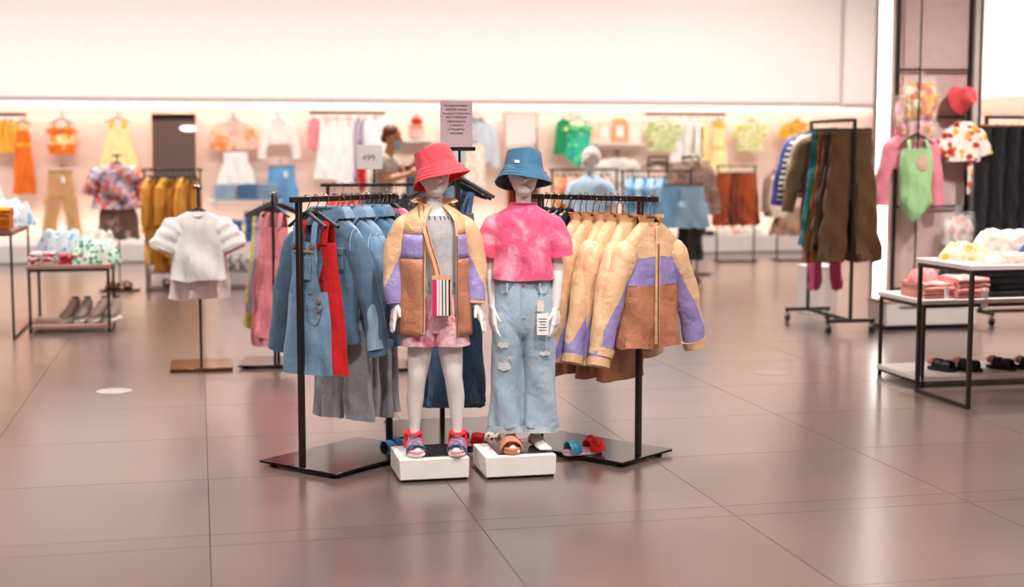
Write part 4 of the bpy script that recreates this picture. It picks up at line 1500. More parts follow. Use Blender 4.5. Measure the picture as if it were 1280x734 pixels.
# yellow and orange group
wall_rail('short dark wall rail of yellow tops and an orange dress', -3.3, -2.25, 2.0)
for i, x in enumerate((-2.62, -2.53, -2.45)):
    top('yellow_tee', ORD[i] + ' yellow top on the short rail beside the orange dress', (x, YW, 2.0 - H), R(70), YEL, .15, .42, .16, .03, cat='top', group='yellow tops on the wall rail', hook=H)
dress('orange_dress', 'long orange dress with yellow bodice hanging from the short wall rail', (-2.3, YW - .02, 2.0 - H), R(15), ORA, .1, .2, .86, .14, .05, True, .016, YEL, smat=YEL, hook=H)
# romper
peg_for('orange romper', -1.8, 1.93, H)
ROM = floral('#f3c27a', ['#ee7a2a', '#f8e3c0', '#f09a4a'], 18, .5)
t = swimsuit('romper', 'orange and yellow sleeveless romper hanging on the back wall', (-1.8, YW, 1.93), 0, ROM, .17, .42, .06, 'romper', None, H, .014, ORA)
B().grid(prof_rings([(-.33, .19, .07), (-.46, .17, .06)], -.33, -.46, 4, 40, 2, .016, 9)).obj('shorts_panel', ORA, t)
# yellow dress
peg_for('pale yellow dress', -1.06, 1.95, H)
dress('yellow_dress', 'pale yellow sleeveless dress hanging high beside the leaning mirror', (-1.06, YW, 1.95), 0, PALEY, .17, .2, .74, .28, .05, True, .02, None, smat=YEL, strapw=.035, hook=H)
# beige cargo trousers
peg_for('beige cargo trousers', -1.83, 1.24, .07)
BEI = fabric('#c99a68')
t = bottoms('cargo_trousers', 'beige cargo trousers clipped to a hanger under the orange romper', (-1.83, YW - .02, 1.225), 0, BEI, .17, .88, .085, .06, True, .28, .1, .1, .02, 'trousers', None, True, .07, tagc=True)
for sx in (-1, 1):
    B().box((sx * .19, -.03, -.42), (.05, .1, .14), .01).obj('cargo_pocket', BEI, t)
# leaning mirror
MIR = plain('#d9d2cf', .02, 1, vary=0, key='mirror_glass')
FRM = plain('#d8a98d', .4, .2, key='mirror_frame')
mr = thing('leaning_mirror', 'tall mirror tilted on the wall behind the mustard rack', 'mirror', (-.33, 20.28, .26), 0)
mr.rotation_euler = (R(-7), 0, R(-4))
B().box((0, 0, .9), (.6, .01, 1.76), 0).obj('glass', MIR, mr)
for sx in (-1, 1):
    B().box((sx * .312, .0, .9), (.024, .03, 1.8), .003).obj('frame_side', FRM, mr)
for z in (.01, 1.79):
    B().box((0, .0, z), (.6, .03, .024), .003).obj('frame_rail', FRM, mr)
m2 = thing('leaning_mirror', 'tall mirror on the wall between grey jacket and green swimsuits', 'mirror', (4.65, 20.3, .26), 0)
m2.rotation_euler = (R(-3), 0, R(22))
B().box((0, 0, .91), (.56, .01, 1.78), 0).obj('glass', MIR, m2)
for sx in (-1, 1):
    B().box((sx * .29, .0, .91), (.024, .03, 1.82), .003).obj('frame_side', FRM, m2)
for z in (.01, 1.81):
    B().box((0, .0, z), (.56, .03, .024), .003).obj('frame_rail', FRM, m2)
# crop top and white trousers
peg_for('orange and pink crop top', .5, 1.94, H)
CROP = tiedye([(.35, '#ee8a4a'), (.48, '#f6c9a8'), (.6, '#f0a0a8'), (.7, '#e8663a')], 5)
top('cropped_tee', 'orange and pink tie-dye top above white trousers on the wall', (.5, YW, 1.94), 0, CROP, .22, .42, .22, .06, slv=.3, sang=14, sr=(.09, .08), cat='top', hook=H)
bottoms('white_trousers', 'white wide-leg trousers hung under the orange tie-dye top', (.52, YW - .06, 1.5), 0, WHT, .17, .62, .14, .05, True, .2, .13, .08, .014, 'trousers', None, True, .07)
peg_for('white wide-leg trousers', .52, 1.512, .07)
# white top and jeans
peg_for('white cropped jacket', 1.12, 1.95, H)
top('white_jacket', 'white cropped jacket hanging above blue jeans on the wall', (1.12, YW, 1.95), 0, OFFW, .18, .34, .18, .06, slv=.45, sang=10, sr=(.075, .06), cat='jacket', hook=H, collar=OFFW)
peg_for('blue wall jeans', 1.15, 1.3, .07)
bottoms('blue_jeans', 'bright blue jeans with white tag clipped to a wall hanger', (1.15, YW - .04, 1.288), 0, denim('#6a9cc8', .25), .19, .62, .12, .06, True, .25, .12, .03, .012, 'jeans', None, True, .07, tagc=True)
# jeans shelves
sh = thing('wall_shelf', 'white wall shelf carrying three folded jeans stacks', 'shelf', (.64, 20.36, .82))
B().box((0, 0, 0), (1.0, .5, .03), .003).obj('board', WHITEB, sh)
for sx in (-1, 1):
    B().box((sx * .4, .12, -.08), (.02, .24, .14), .003).obj('bracket', WHITEB, sh)
for i, (x, c) in enumerate(((.36, '#8fa9bf'), (.66, '#4a6f94'), (.95, '#7f9db6'))):
    folded('folded_jeans', ('pale blue', 'dark blue', 'mid blue')[i] + ' folded jeans on the upper wall shelf', (x, 20.28, .836), 0, denim(c, .25), .27, .3, .22, 4, 'folded jeans', 'folded jeans on the wall shelf')
for i, (x, z, c, h) in enumerate(((.45, .26, '#4d7398', .3), (.76, .26, '#3d6186', .42), (1.02, .26, '#6f93b4', .26))):
    folded('folded_jeans', ('low', 'tall dark', 'light')[i] + ' stack of blue jeans on the platform behind the white tee', (x, 20.2, z - .005), 0, denim(c, .25), .28, .3, h, 5, 'folded jeans', 'jeans stacks on the platform')
# white rail
wall_rail('long dark wall rail of white dresses beside the shop assistant', 1.55, 2.62, 2.05)
WG = 'white garments on the wall rail'
PINKY = fabric('#eb8f93')
top('pink_tee', 'small pink top at the end of the white dress rail', (1.62, YW, 1.96), R(40), PINKY, .12, .42, .15, .03, cat='top', group=WG, hook=H)
for i, (x, L, rz) in enumerate(((1.78, .84, 15), (1.93, .86, 10), (2.1, .94, 5))):
    dress('white_dress', ORD[i] + ' long white dress from the pink top on the wall rail', (x, YW, 1.965), R(rz), WHT, .12, .25, L - .12, .19, .04, True, .016, cat='dress', group=WG, hook=H, strapw=.03)
LAV = fabric('#b9a3b8')
for i, x in enumerate((2.24, 2.32)):
    top('lavender_cardigan', ('lavender cardigan next to the long white dresses', 'lavender cardigan next to the white blouse on the rail')[i], (x, YW, 1.965), R(65), LAV, .14, .85, .15, .03, cat='cardigan', group=WG, hook=H)
top('white_blouse', 'white puff-sleeved blouse at the end of the dress rail', (2.47, YW - .02, 1.965), 0, WHT, .17, .5, .2, .06, slv=.2, sang=30, sr=(.1, .09), cat='blouse', group=WG, hook=H)
bottoms('white_skirt', 'long white skirt hanging beneath the white blouse', (2.48, YW - .04, 1.4), R(5), OFFW, .14, .6, .24, .06, False, cat='skirt', group=WG, hook=.57)
# red narrow garment
swimsuit('red_swimsuit', 'narrow red swimsuit hanging below the white dresses', (2.26, YW - .16, 1.42), R(30), RED, .07, .48, .04, hook=.62)
# bag shelf
sh = thing('wall_shelf', 'small white wall shelf with a red and peach backpack', 'shelf', (3.05, 20.42, 1.66))
B().box((0, 0, 0), (.55, .4, .03), .003).obj('board', WHITEB, sh)
bp = thing('backpack', 'peach backpack with red top standing on the small shelf', 'bag', (3.08, 20.4, 1.676))
B().box((0, 0, .12), (.2, .12, .24), .04).obj('body', fabric('#d98a70'), bp)
B().box((0, -.075, .08), (.16, .05, .13), .02).obj('front_pocket', fabric('#dcb0ac'), bp)
B().ell((0, -.02, .27), (.09, .07, .06), 14, 8).obj('top_flap', fabric('#b8301f'), bp)
B().tube([(-.03, 0, .32), (0, 0, .37), (.03, 0, .32)], .008, 6, sub=3).obj('handle', RED, bp)
# grey-white denim jacket
peg_for('pale grey denim jacket', 3.93, 1.97, H)
GJ = denim('#c5cbd3', .12)
t = top('pale_jacket', 'pale grey denim jacket over floral blouse beside the notice', (3.96, YW, 1.97), R(-8), GJ, .2, .62, .2, .08, slv=.6, sang=8, sr=(.08, .06), cat='jacket', hook=H, collar=fabric('#a99f96'), placket=GJ, buttons=4)
top('floral_blouse', 'cream floral blouse hanging under the pale denim jacket', (3.9, YW - .1, 1.62), R(-4), floral('#f2e4d6', ['#e6b9a8', '#f2e4d6', '#d9c3a8'], 16), .13, .62, .17, .03, cat='blouse', hook=.43)
# green swimwear
peg_for('bright green swimsuits', 5.42, 1.98, H)
GR, GR2, AQ = fabric('#1f8f5a'), fabric('#3f9c6a'), fabric('#2fb3a0')
swimsuit('green_swimsuit', 'bright green ruffled swimsuit on the wall beside the mirror', (5.45, YW - .04, 1.98), R(-10), floral('#37b98a', ['#1f9d63', '#7bd69a', '#1fa5a0'], 12), .19, .7, .07, 'swimsuit', None, H, .016, floral('#6fce7f', ['#1f9d63', '#c9e38a'], 12))
top('green_cover_up', 'dark green cover-up behind the bright green swimsuit', (5.25, YW + .05, 1.97), R(25), GR, .13, .5, .17, .05, cat='cover-up', hook=H)
# peach boxes on shelf
sh = thing('wall_shelf', 'white wall shelf with peach gift packs under the bulkhead', 'shelf', (6.1, 20.42, 1.62))
B().box((0, 0, 0), (.75, .38, .03), .003).obj('board', WHITEB, sh)
for i, (x, c) in enumerate(((5.87, '#f2cdb5'), (6.12, '#e6a07d'), (6.34, '#f4d7c0'))):
    t = thing('gift_pack', ('pale peach gift pack on the shelf end near the green swimsuit', 'deep peach gift pack in the middle of the shelf', 'cream peach gift pack beside the green top')[i], 'box', (x, 20.42, 1.636), R((8, -5, 4)[i]), 'gift packs on the shelf')
    B().box((0, 0, .17), (.21, .12, .34 if i != 1 else .4), .015).obj('carton', fabric(c), t)
    B().box((0, -.063, .17), (.1, .006, .16), .002).obj('front_print', fabric('#f8e8da'), t)
# rail with green top and whites and yellow
wall_rail('long wall rail of white tops and a yellow dress above the fur coat', 6.5, 7.75, 2.06)
GTOP = tiedye([(.36, '#d9d6b0'), (.46, '#9fab48'), (.56, '#e6e3c8'), (.64, '#6f8428')], 6)
WG = 'tops on the long wall rail'
top('green_tie_dye_tee', 'green and white tie-dye top at the end of the long rail', (6.77, YW - .03, 1.975), R(4), GTOP, .21, .46, .22, .06, slv=.2, sang=12, sr=(.09, .085), cat='top', group=WG, hook=H)
for i, (x, L, rz) in enumerate(((7.06, .62, 10), (7.2, .55, 40), (7.33, .66, 55), (7.45, .6, 60))):
    top('white_tee', ORD[i] + ' white top from the green tie-dye one on the long rail', (x, YW, 1.975), R(rz), (WHT, OFFW, WHT, PALEY)[i], .15, L, .17, .04, slv=.16 if i == 0 else None, sang=20, cat='top', group=WG, hook=H)
dress('yellow_dress', 'bright yellow and white dress at the far end of long rail', (7.64, YW - .02, 1.975), R(20), PALEY, .12, .3, .74, .17, .05, True, .014, YEL, smat=YEL, group=WG, hook=H, strapw=.03)
# more tops on pegs
peg_for('lime tie-dye top', 8.17, 1.97, H)
top('lime_tee', 'pale lime tie-dye top hanging alone above the beige blouse', (8.17, YW, 1.97), 0, tiedye([(.36, '#e6e2b8'), (.48, '#c3bf5c'), (.58, '#ece8cc'), (.66, '#a3a83c')], 6), .2, .46, .2, .06, slv=.16, sang=14, sr=(.085, .08), cat='top', hook=H)
peg_for('yellow floral top', 8.9, 1.97, H)
top('yellow_tee', 'yellow and white floral top beside the striped shirt rack', (8.9, YW, 1.97), 0, floral('#dca83a', ['#e9dcb8', '#cf8a24', '#dca83a'], 14), .19, .46, .2, .06, slv=.16, sang=14, sr=(.085, .08), cat='top', hook=H)
# things on the platform
for i, x in enumerate((7.28, 7.42)):
    boot(('black ankle boot on the platform edge under the white tops', 'second black ankle boot nearer the white sneakers')[i], (x, 20.15, .25), R(80), plain('#191a1e', .45), 'black boots on the platform')
for i, (x, rz) in enumerate(((7.72, 70), (7.88, 60), (8.04, 75), (8.2, 65))):
    sneaker(ORD[i] + ' pale sneaker from the black boots on the platform', (x, 20.12, .25), R(rz), (WHT, plain('#e8b9a6', .7), OFFW, WHT)[i], None, .2, 'pale sneakers on the platform')

# ================================================================== LEFT TABLES
TW = plain('#b59080', .5, key='table_wood', vary=.1)


def table(name, label, loc, w, d, h, topm, low=None, r=.011, group=None, th=.035, sled=False, ztop_over=.02, mat=BRONZE):
    """origin at the front-left foot"""
    t = thing(name, label, 'table', loc, 0, group)
    for x in (r, w - r):
        for y in (r, d - r):
            B().box((x, y, (h - th) / 2), (r * 2, r * 2, h - th), .002).obj('leg', mat, t)
        B().box((x, d / 2, h - th - r), (r * 1.9, d - 4 * r, r * 2), .002).obj('rail', mat, t)
        B().box((x, d / 2, r if low is None else low[0] - .02), (r * 1.9, d - 4 * r, r * 2), .002).obj('rail', mat, t)
    for y in (r, d - r):
        B().box((w / 2, y, h - th - r), (w - 4 * r, r * 1.9, r * 2), .002).obj('rail', mat, t)
    B().box((w / 2, d / 2, h - th / 2), (w + ztop_over, d + ztop_over, th), .004).obj('table_top', topm, t)
    if low:
        B().box((w / 2, d / 2, low[0]), (w + .02, d - .0, .03), .003).obj('lower_shelf', low[1], t)
    return t


LT = (-1.39, 12.25)
table('display_table', 'small wood-topped table with folded prints and sneakers below', (*LT, 0), .65, .75, .57, TW, (.055, TW))
CHK = floral('#e9d8d6', ['#c22f3f', '#f3e9e6', '#d8697a'], 40, .6)
REDP = floral('#a81f2c', ['#d8485a', '#a81f2c', '#e8c9c9'], 36, .4)
GRP = floral('#ccd8cc', ['#4f9a78', '#ccd8cc', '#2f7f62', '#b3ccc0'], 30, .6)
folded('folded_checked_shirts', 'red and white checked shirts folded at the table corner', (-1.28, 12.36, .571), 0, CHK, .2, .2, .1, 3, 'folded clothes', 'folded prints on the small table')
folded('folded_red_shirts', 'dark red printed shirts folded in the table centre', (-1.05, 12.36, .571), 0, REDP, .19, .2, .08, 3, 'folded clothes', 'folded prints on the small table')
heap('green_print_dress', 'white dress with green leaf print heaped on the table', (-.88, 12.5, .571), R(10), GRP, .42, .5, .19, 'dress')
heap('pale_blue_shirt', 'pale blue printed shirt heaped behind the checked shirts', (-1.16, 12.72, .571), R(-20), floral('#c6d2da', ['#7ba3c8', '#c6d2da', '#a3c0d4'], 20, .4), .4, .35, .26, 'shirt')
heap('cream_shirt', 'cream shirt heaped at the back corner of the table', (-.85, 12.82, .571), R(20), fabric('#d6cabf'), .34, .26, .24, 'shirt')
SNK = plain('#b3988c', .7, key='sneaker_mesh')
for i, (x, rz) in enumerate(((-1.08, -24), (-.97, -18), (-.845, -26), (-.735, -18))):
    sneaker(ORD[i] + ' grey-beige sneaker from the empty end of the low shelf', (x, 12.46, .071), R(rz), SNK if i % 2 == 0 else plain('#b3a198', .7, key='sneaker_mesh2'), None, .29, 'sneakers under the small table')
table('display_table', 'taller table at the picture edge with orange folded stack', (-2.25, 11.9, 0), .79, 1.2, .885, TW, None, .009)
for i, (x, y, h, c) in enumerate(((-1.62, 12.02, .17, '#ec8a1c'), (-1.95, 12.05, .15, '#f09a2c'))):
    folded('folded_orange_shirts', ('bright orange shirts folded at the tall table corner', 'lighter orange shirts folded next to the corner stack')[i], (x, y, .886), 0, fabric(c), .3, .3, h, 5, 'folded clothes', 'orange stacks on the tall table')
heap('white_dress_heap', 'white dress piled high on the tall edge table', (-1.85, 12.5, .886), 0, fabric('#dcd5cf'), .6, .55, .36, 'dress')
heap('pale_print_shirt', 'white shirt with pale blue print hanging over table end', (-1.56, 12.55, .886), R(15), floral('#d3d8de', ['#8fb0d0', '#d3d8de', '#b3c3d4'], 20, .45), .38, .5, .2, 'shirt')

# floral top on stand
FS = (-.855, 16.0)
tstand('garment_stand', 'slim dark stand under the floral blouse with sandals on its base', (*FS, 0), 0, 1.47, (.42, .32), .1)
FLO = floral('#b9a6b4', ['#d8503a', '#c9c2d6', '#e07a5a', '#8f7f9c', '#d9a09a'], 20, .62)
top('floral_blouse', 'short-sleeved blouse with red and lilac flowers on a slim stand', (FS[0], FS[1] - .03, 1.37), 0, FLO, .2, .42, .25, .07, slv=.26, sang=26, sr=(.1, .085), cat='blouse', hook=.09, ruffle=FLO)
bottoms('taupe_skirt', 'taupe skirt hanging under the floral blouse', (FS[0], FS[1] + .03, .96), 0, fabric('#a28b80'), .17, .4, .22, .07, False, cat='skirt', hook=.07)
BRS = plain('#8a5a38', .6, key='brown_leather')
for i, x in enumerate((-.93, -.78)):
    sandal(('brown leather sandal on the stand base, nearer the table', 'brown leather sandal on the stand base, nearer the mustard rack')[i], (x, 15.98, .024), R(60 - 40 * i), BRS, [(-.2, .03, .04, BRS), (.15, .03, .05, BRS)], .2, group='brown sandals under the floral blouse')

# mustard rack with shoe shelves
MR = (-.56, 15.7)
rack('clothes_rack', 'thin dark rack of mustard dresses in front of the mirror', (*MR, 0), R(-90), .58, 1.31, (.3, .6), .03, .01, base=False)
for i in range(9):
    x = -.5 + .058 * i
    (dress if i % 3 else top)('mustard_garment', ORD[i] + ' mustard garment along the thin rack from the floral blouse', (x, 15.7, 1.31 - H), R(62 + 6 * (-1) ** i),
                              (MUST, fabric('#e2a84a'), fabric('#c98427'))[i % 3], **(dict(w=.13, L=.72 + .08 * (i % 4), hem=.18, d=.03, cat='dress') if i % 3 else dict(w=.15, L=.6, cat='top', slv=.4, sang=6)), group='mustard garments on the thin rack', hook=H)
ss = thing('shoe_shelf', 'low two-tier dark shelf with grey shoes beneath mustard dresses', 'shelf', (.0, 15.95, 0))
for z in (.03, .2):
    B().box((0, 0, z), (1.1, .32, .02), .003).obj('shelf_board', plain('#8a7a72', .5, key='grey_board'), ss)
for x in (-.54, .54):
    for y in (-.15, .15):
        B().box((x, y, .12), (.016, .016, .24), .002).obj('leg', BRONZE, ss)
for i, x in enumerate((-.44, -.33, -.22, .24, .35, .46)):
    sneaker(ORD[i] + ' grey sneaker along the upper tier of the low shoe shelf', (x, 15.93, .211), R(10), plain('#77706d', .7, key='grey_shoe'), plain('#8f8884', .6), .22, 'grey sneakers on the low shelf')
for i, x in enumerate((-.36, -.25)):
    sandal(('tan sandal on the low shelf bottom, nearer the floral stand', 'tan sandal on the low shelf bottom, nearer the tee stand')[i], (x, 15.93, .041), R(10), BRS, [(-.2, .03, .04, BRS), (.15, .03, .05, BRS)], .2, group='tan sandals on the low shelf')

# white tee stand
TS = (-.005, 10.1)
tstand('garment_stand', 'single-pole stand with copper base holding white tees', (*TS, 0), 0, 1.27, (.42, .44), .06, .009, pm=plain('#7a4f33', .18, .7, key='copper_plate'))
WT = fabric('#f6f3f1', folds=.15)
top('white_tee', 'white tee with puffed ruffle sleeves foremost on the single-pole stand', (-.012, 9.96, 1.095), 0, WT, .17, .47, .18, .06, slv=.17, sang=30, sr=(.08, .095), cat='tee', hook=.155, neckband=WT)
top('blush_tee', 'blush white longer tee hanging behind the puff-sleeved white tee', (.0, 10.04, 1.09), R(6), fabric('#efdfd8', folds=.4), .17, .6, .21, .05, slv=.17, sang=34, sr=(.085, .09), cat='tee', hook=.16)
top('pale_tee', 'pale tee rearmost on the single-pole stand', (-.01, 10.12, 1.09), R(-5), fabric('#ecd9cf', folds=.4), .17, .57, .19, .04, slv=.2, sang=30, sr=(.08, .085), cat='tee', hook=.16)

# pink dress stand
PS = (.52, 10.12)
ps = rack('clothes_rack', 'small dark frame stand of pink dresses beside the denim rack', (PS[0] - .02, PS[1] - .14, 0), R(-8), .28, 1.2, (.5, .46), .02, .01)
PK = fabric('#ee8f98')
for i, (dx, dy, m, L, nm) in enumerate(((-.1, -.1, PK, .78, 'foremost salmon pink sleeveless dress on the small stand'), (-.13, -.02, fabric('#f09fa6'), .85, 'second pink sleeveless dress on the small stand'),
                                        (-.15, .06, fabric('#b8b4cc'), .62, 'pale lilac dress behind the pink dresses'), (-.17, .13, floral('#e3d27a', ['#c9c25a', '#f0e6b0'], 20), .74, 'yellow patterned dress rearmost on the pink stand'))):
    dress('pink_dress', nm, (PS[0] + dx + .1, PS[1] + dy, 1.1), R(-48), m, .13, .2, L, .2, .04, True, .014, group='dresses on the small stand', hook=.1, strapw=.022)
for i, (dx, dy, rz) in enumerate(((.04, -.06, 12), (.02, .04, -10), (.0, .1, 20))):
    hanger(ORD[i] + ' empty black hanger on the small pink dress stand', (PS[0] + dx - .02, PS[1] + dy, 1.12), R(rz), .08, .2, group='empty hangers on the small stand')

# ================================================================== FAR RACK, PRICE SIGN, ASSISTANT
FR = (.86, 9.75)
rack('clothes_rack', 'chrome-topped rack with coral and black tops under price sign', (*FR, 0), R(-90), .62, 1.275, (.4, .7), .05, .011, base=True)
COR = fabric('#e85a3c')
for i in range(4):
    top('coral_tee', ORD[i] + ' coral top on the rack under the price sign', (.9 + .06 * i, 9.75, 1.19), R(65), COR, .15, .5, .16, .028, slv=.16, sang=18, cat='top', group='coral tops under the price sign', hook=H)
for i in range(5):
    top('black_print_tee', ORD[i] + ' black and white print top beyond the coral tops', (1.16 + .055 * i, 9.75, 1.19), R(62), DKP, .15, .5, .16, .025, slv=.16, sang=18, cat='top', group='black print tops under the price sign', hook=H)
p = thing('price_sign', 'white price card reading 499 on a thin stem', 'sign', (1.145, 9.72, 1.29), R(-6))
B().tube([(0.03, 0, 0), (.03, .004, .1)], .006, 8).obj('stem', BLACK, p)
B().box((0, 0, .175), (.175, .008, .165), .002).obj('card', plain('#e3dcda', .5, vary=.02), p)
text('499.', .062, (0, -.0055, .15), p, plain('#8a807e', .7))


def assistant():
    loc, rz = (1.87, 15.2, 0), R(72)
    t = thing('person', 'person in beige tee and face mask reaching right across a clothes rack', 'person', loc, rz)
    SKIN = plain('#c98d6b', .55, vary=.04, key='skin')
    TEE, TRO = fabric('#b5a79b'), fabric('#4a403a')
    b = B()
    spine = [(0, .0, .92), (0, -.015, 1.05), (0, -.05, 1.2), (0, -.085, 1.34), (0, -.105, 1.43)]
    rr = [.15, .145, .15, .155, .11]
    b.tube(spine, rr, 18, True, .72, up=(0, -1, 0), sub=3)
    b.tube([(0, -.1, 1.4), (0, -.135, 1.5), (0, -.16, 1.58)], [.06, .052, .055], 14)
    hm = Matrix.Rotation(R(18), 4, 'X')
    hc = Vector((0, -.175, 1.655))
    def hp(x, y, z):
        return hm @ Vector((x, y, z)) + hc
    b.ell(hp(0, .015, .02), (.076, .098, .1), 20, 14, hm)
    b.ell(hp(0, -.03, -.045), (.058, .068, .075), 18, 12, hm)
    b.tube([hp(0, -.088, .02), hp(0, -.115, -.02), hp(0, -.1, -.028)], [.009, .014, .009], 8)
    for sx in (-1, 1):
        b.ell(hp(sx * .077, .01, -.01), (.01, .018, .03), 10, 8, hm)
        b.ell(hp(sx * .03, -.083, .015), (.018, .01, .01), 10, 6, hm)
    arms = {-1: [(-.17, -.09, 1.41), (-.2, -.12, 1.2), (-.13, -.36, 1.265)], 1: [(.17, -.11, 1.41), (.2, -.27, 1.27), (.1, -.42, 1.42)]}
    for sx in (-1, 1):
        a = [Vector(p) for p in arms[sx]]
        b.tube([(sx * .1, -.09, 1.4), a[0], a[0].lerp(a[1], .5), a[1], a[1].lerp(a[2], .4), a[2]], [.06, .058, .05, .04, .04, .027], 12, sub=2)
        hand(b, a[2], a[2] - a[1], (0, 0, 1), (-sx, -.2, 0), 1.45, 8, .45)
        b.tube([(sx * .085, 0, .92), (sx * .09, -.01, .7), (sx * .095, -.01, .5), (sx * .1, .01, .3), (sx * .1, .02, .08)], [.095, .085, .06, .056, .04], 14, sub=3)
        b.tube([(sx * .1, .05, .045), (sx * .1, -.04, .05), (sx * .105, -.15, .03)], [.036, .042, .03], 12)
    remesh(b, 'body', SKIN, t, .008, 4)
    b = B()
    b.tube(spine[:1] + spine[1:], [r + .018 for r in rr], 18, True, .76, up=(0, -1, 0), sub=3)
    for sx in (-1, 1):
        a = [Vector(p) for p in arms[sx]]
        b.tube([(sx * .08, -.09, 1.4), a[0], a[0].lerp(a[1], .62)], [.075, .074, .066], 14, sub=2)
    remesh(b, 'tee', TEE, t, .01, 3)
    b = B()
    b.tube([(0, 0, 1.0), (0, 0, .88)], [.165, .17], 18, True, .8, up=(0, -1, 0))
    for sx in (-1, 1):
        b.tube([(sx * .085, 0, .92), (sx * .09, -.01, .7), (sx * .095, -.01, .5), (sx * .1, .01, .1)], [.105, .098, .078, .07], 14, sub=3)
    remesh(b, 'trousers', TRO, t, .011, 3)
    b = B()
    b.ell(hp(0, .036, .042), (.083, .098, .088), 20, 14, hm)
    b.ell(hp(0, .08, -.03), (.064, .05, .06), 16, 10, hm)
    remesh(b, 'hair', plain('#6b3a22', .6, vary=.2, scale=60), t, .008, 2)
    B().ell(hp(0, -.058, -.055), (.062, .06, .055), 18, 12, hm).obj('face_mask', fabric('#a9bccb'), t)
    for sx in (-1, 1):
        B().tube([hp(sx * .058, -.05, -.04), hp(sx * .08, .012, .0)], .003, 5).obj('mask_loop', PAPER, t)
        B().box((sx * .1, -.05, .04), (.1, .26, .08), .03).obj('shoe', plain('#e6e0da', .6), t)
    B().tube([(.17 * math.cos(a), .0 + .135 * math.sin(a), .985) for a in [2 * math.pi * q / 24 for q in range(25)]], .016, 6, False).obj('belt', plain('#2a2220', .5), t)


assistant()
# rack the assistant reaches into
AR = (2.18, 15.15)
rack('clothes_rack', 'rack of blue denim behind the coral hat, by the assistant', (*AR, 0), R(-90), .6, 1.34, (.36, .66), .03, .011)
for i in range(5):
    bottoms('blue_jeans', ORD[i] + ' blue jeans on the rack the assistant reaches into', (2.26 + .1 * i, 15.15, 1.26), R(60), (JD3, JD4)[i % 2], .15, .75, .08, .03, True, .2, .085, .02, cat='jeans', group='jeans by the assistant', hook=.07)

# ================================================================== RIGHT BACK RACKS
PR = (4.12, 16.5)
rack('clothes_rack', 'dark rack of peach garments behind the denim-hatted mannequin', (*PR, 0), R(-90), .8, 1.29, (.36, .86), .03, .012)
PE = [fabric('#eeb08a'), fabric('#e89a70'), fabric('#f2c6a4')]
for i in range(9):
    top('peach_tee', ORD[i] + ' peach top along the rack behind the denim hat', (4.18 + .078 * i, 16.5, 1.205), R(60 + 8 * (-1) ** i), PE[i % 3], .14, .6, .15, .03, slv=.35, sang=5, cat='top', group='peach tops on the rack', hook=H)
# bald mannequin
mannequin('bald white mannequin in pale blue tee behind the windbreaker rack', (3.23, 11.6, .16), R(-30), hx=0, headrot=R(-25))
plinth_b = thing('display_plinth', 'white plinth under the bald mannequin in pale blue', 'plinth', (3.23, 11.6, 0))
B().box((0, 0, .006), (.36, .36, .012), 0).obj('recessed_base', BLACK, plinth_b)
B().box((0, 0, .085), (.38, .38, .146), .003).obj('body', WHITEP, plinth_b)
LB = fabric('#bcd6ea', folds=.3)
t = thing('pale_blue_tee', 'pale blue tee worn by the bald mannequin', 'tee', (3.23, 11.6, .16), R(-30))
B().grid(prof_rings([(1.15, .056, .054), (1.135, .07, .062), (1.11, .115, .08), (1.08, .15, .1), (1.0, .15, .11), (.9, .15, .112), (.78, .16, .12)], 1.15, .78, 14, 30, 21, .01, 4)).obj('body', LB, t)
for sx in (-1, 1):
    B().tube([(sx * .08, .0, 1.07), (sx * .13, .003, 1.042), (sx * .165, .008, .97), (sx * .178, .01, .9)], [.042, .064, .066, .066], 16, True, .95, up=(0, 1, 0), amp=.06, seed=25 + sx, sub=3).obj('sleeve', LB, t)
t = thing('blue_trousers', 'soft blue trousers worn by the bald mannequin', 'trousers', (3.23, 11.6, .16), R(-30))
B().grid(prof_rings([(.82, .122, .096), (.62, .146, .11), (.56, .148, .108)], .82, .56, 9, 30, 31, .004), cap1=True).obj('seat', LJ2, t)
for sx in (-1, 1):
    B().grid(prof_rings([(.62, .076, .1), (.1, .08, .085)], .62, .1, 12, 20, 36 + sx, .008, 4, cx=lambda z, sx=sx: sx * .08)).obj('leg', LJ2, t)

# light blue shorts rack
BR = (4.6, 15.2)
rack('clothes_rack', 'dark rack of pale blue denim shorts with sandals on its foot', (*BR, 0), R(-90), .8, 1.29, (.4, .86), .03, .011)
LBD = [denim('#9cc0dc', .18), denim('#7fb0d6', .2), denim('#b5d2e6', .15)]
for i in range(8):
    top('pale_blue_shirt', ORD[i] + ' pale blue denim shirt along the shorts rack', (4.66 + .06 * i, 15.2, 1.205), R(62 + 6 * (-1) ** i), LBD[i % 3], .14, .42, .15, .03, slv=.16, sang=10, cat='shirt', group='pale blue shirts on the rack', hook=H)
for i, (x, y, rz) in enumerate(((5.12, 15.12, 12), (5.36, 15.08, -8))):
    bottoms('denim_shorts', ('pale blue denim shorts clipped at the centre of the rack', 'pale blue denim shorts clipped at the rack end')[i], (x, y, 1.12), R(rz), LBD[1 - i], .14, .46, .12, .07, True, .2, .12, .02, .02, 'shorts', 'pale blue shorts on the rack', True, .17)
for i, x in enumerate((5.28, 5.42)):
    sandal(('brown sandal on the shorts rack foot, nearer the windbreakers', 'brown sandal on the shorts rack foot, nearer the aisle')[i], (x, 15.16, .03), R(40), BRS, [(-.2, .03, .04, BRS), (.15, .03, .05, PINKY)], .22, group='brown sandals on the shorts rack')
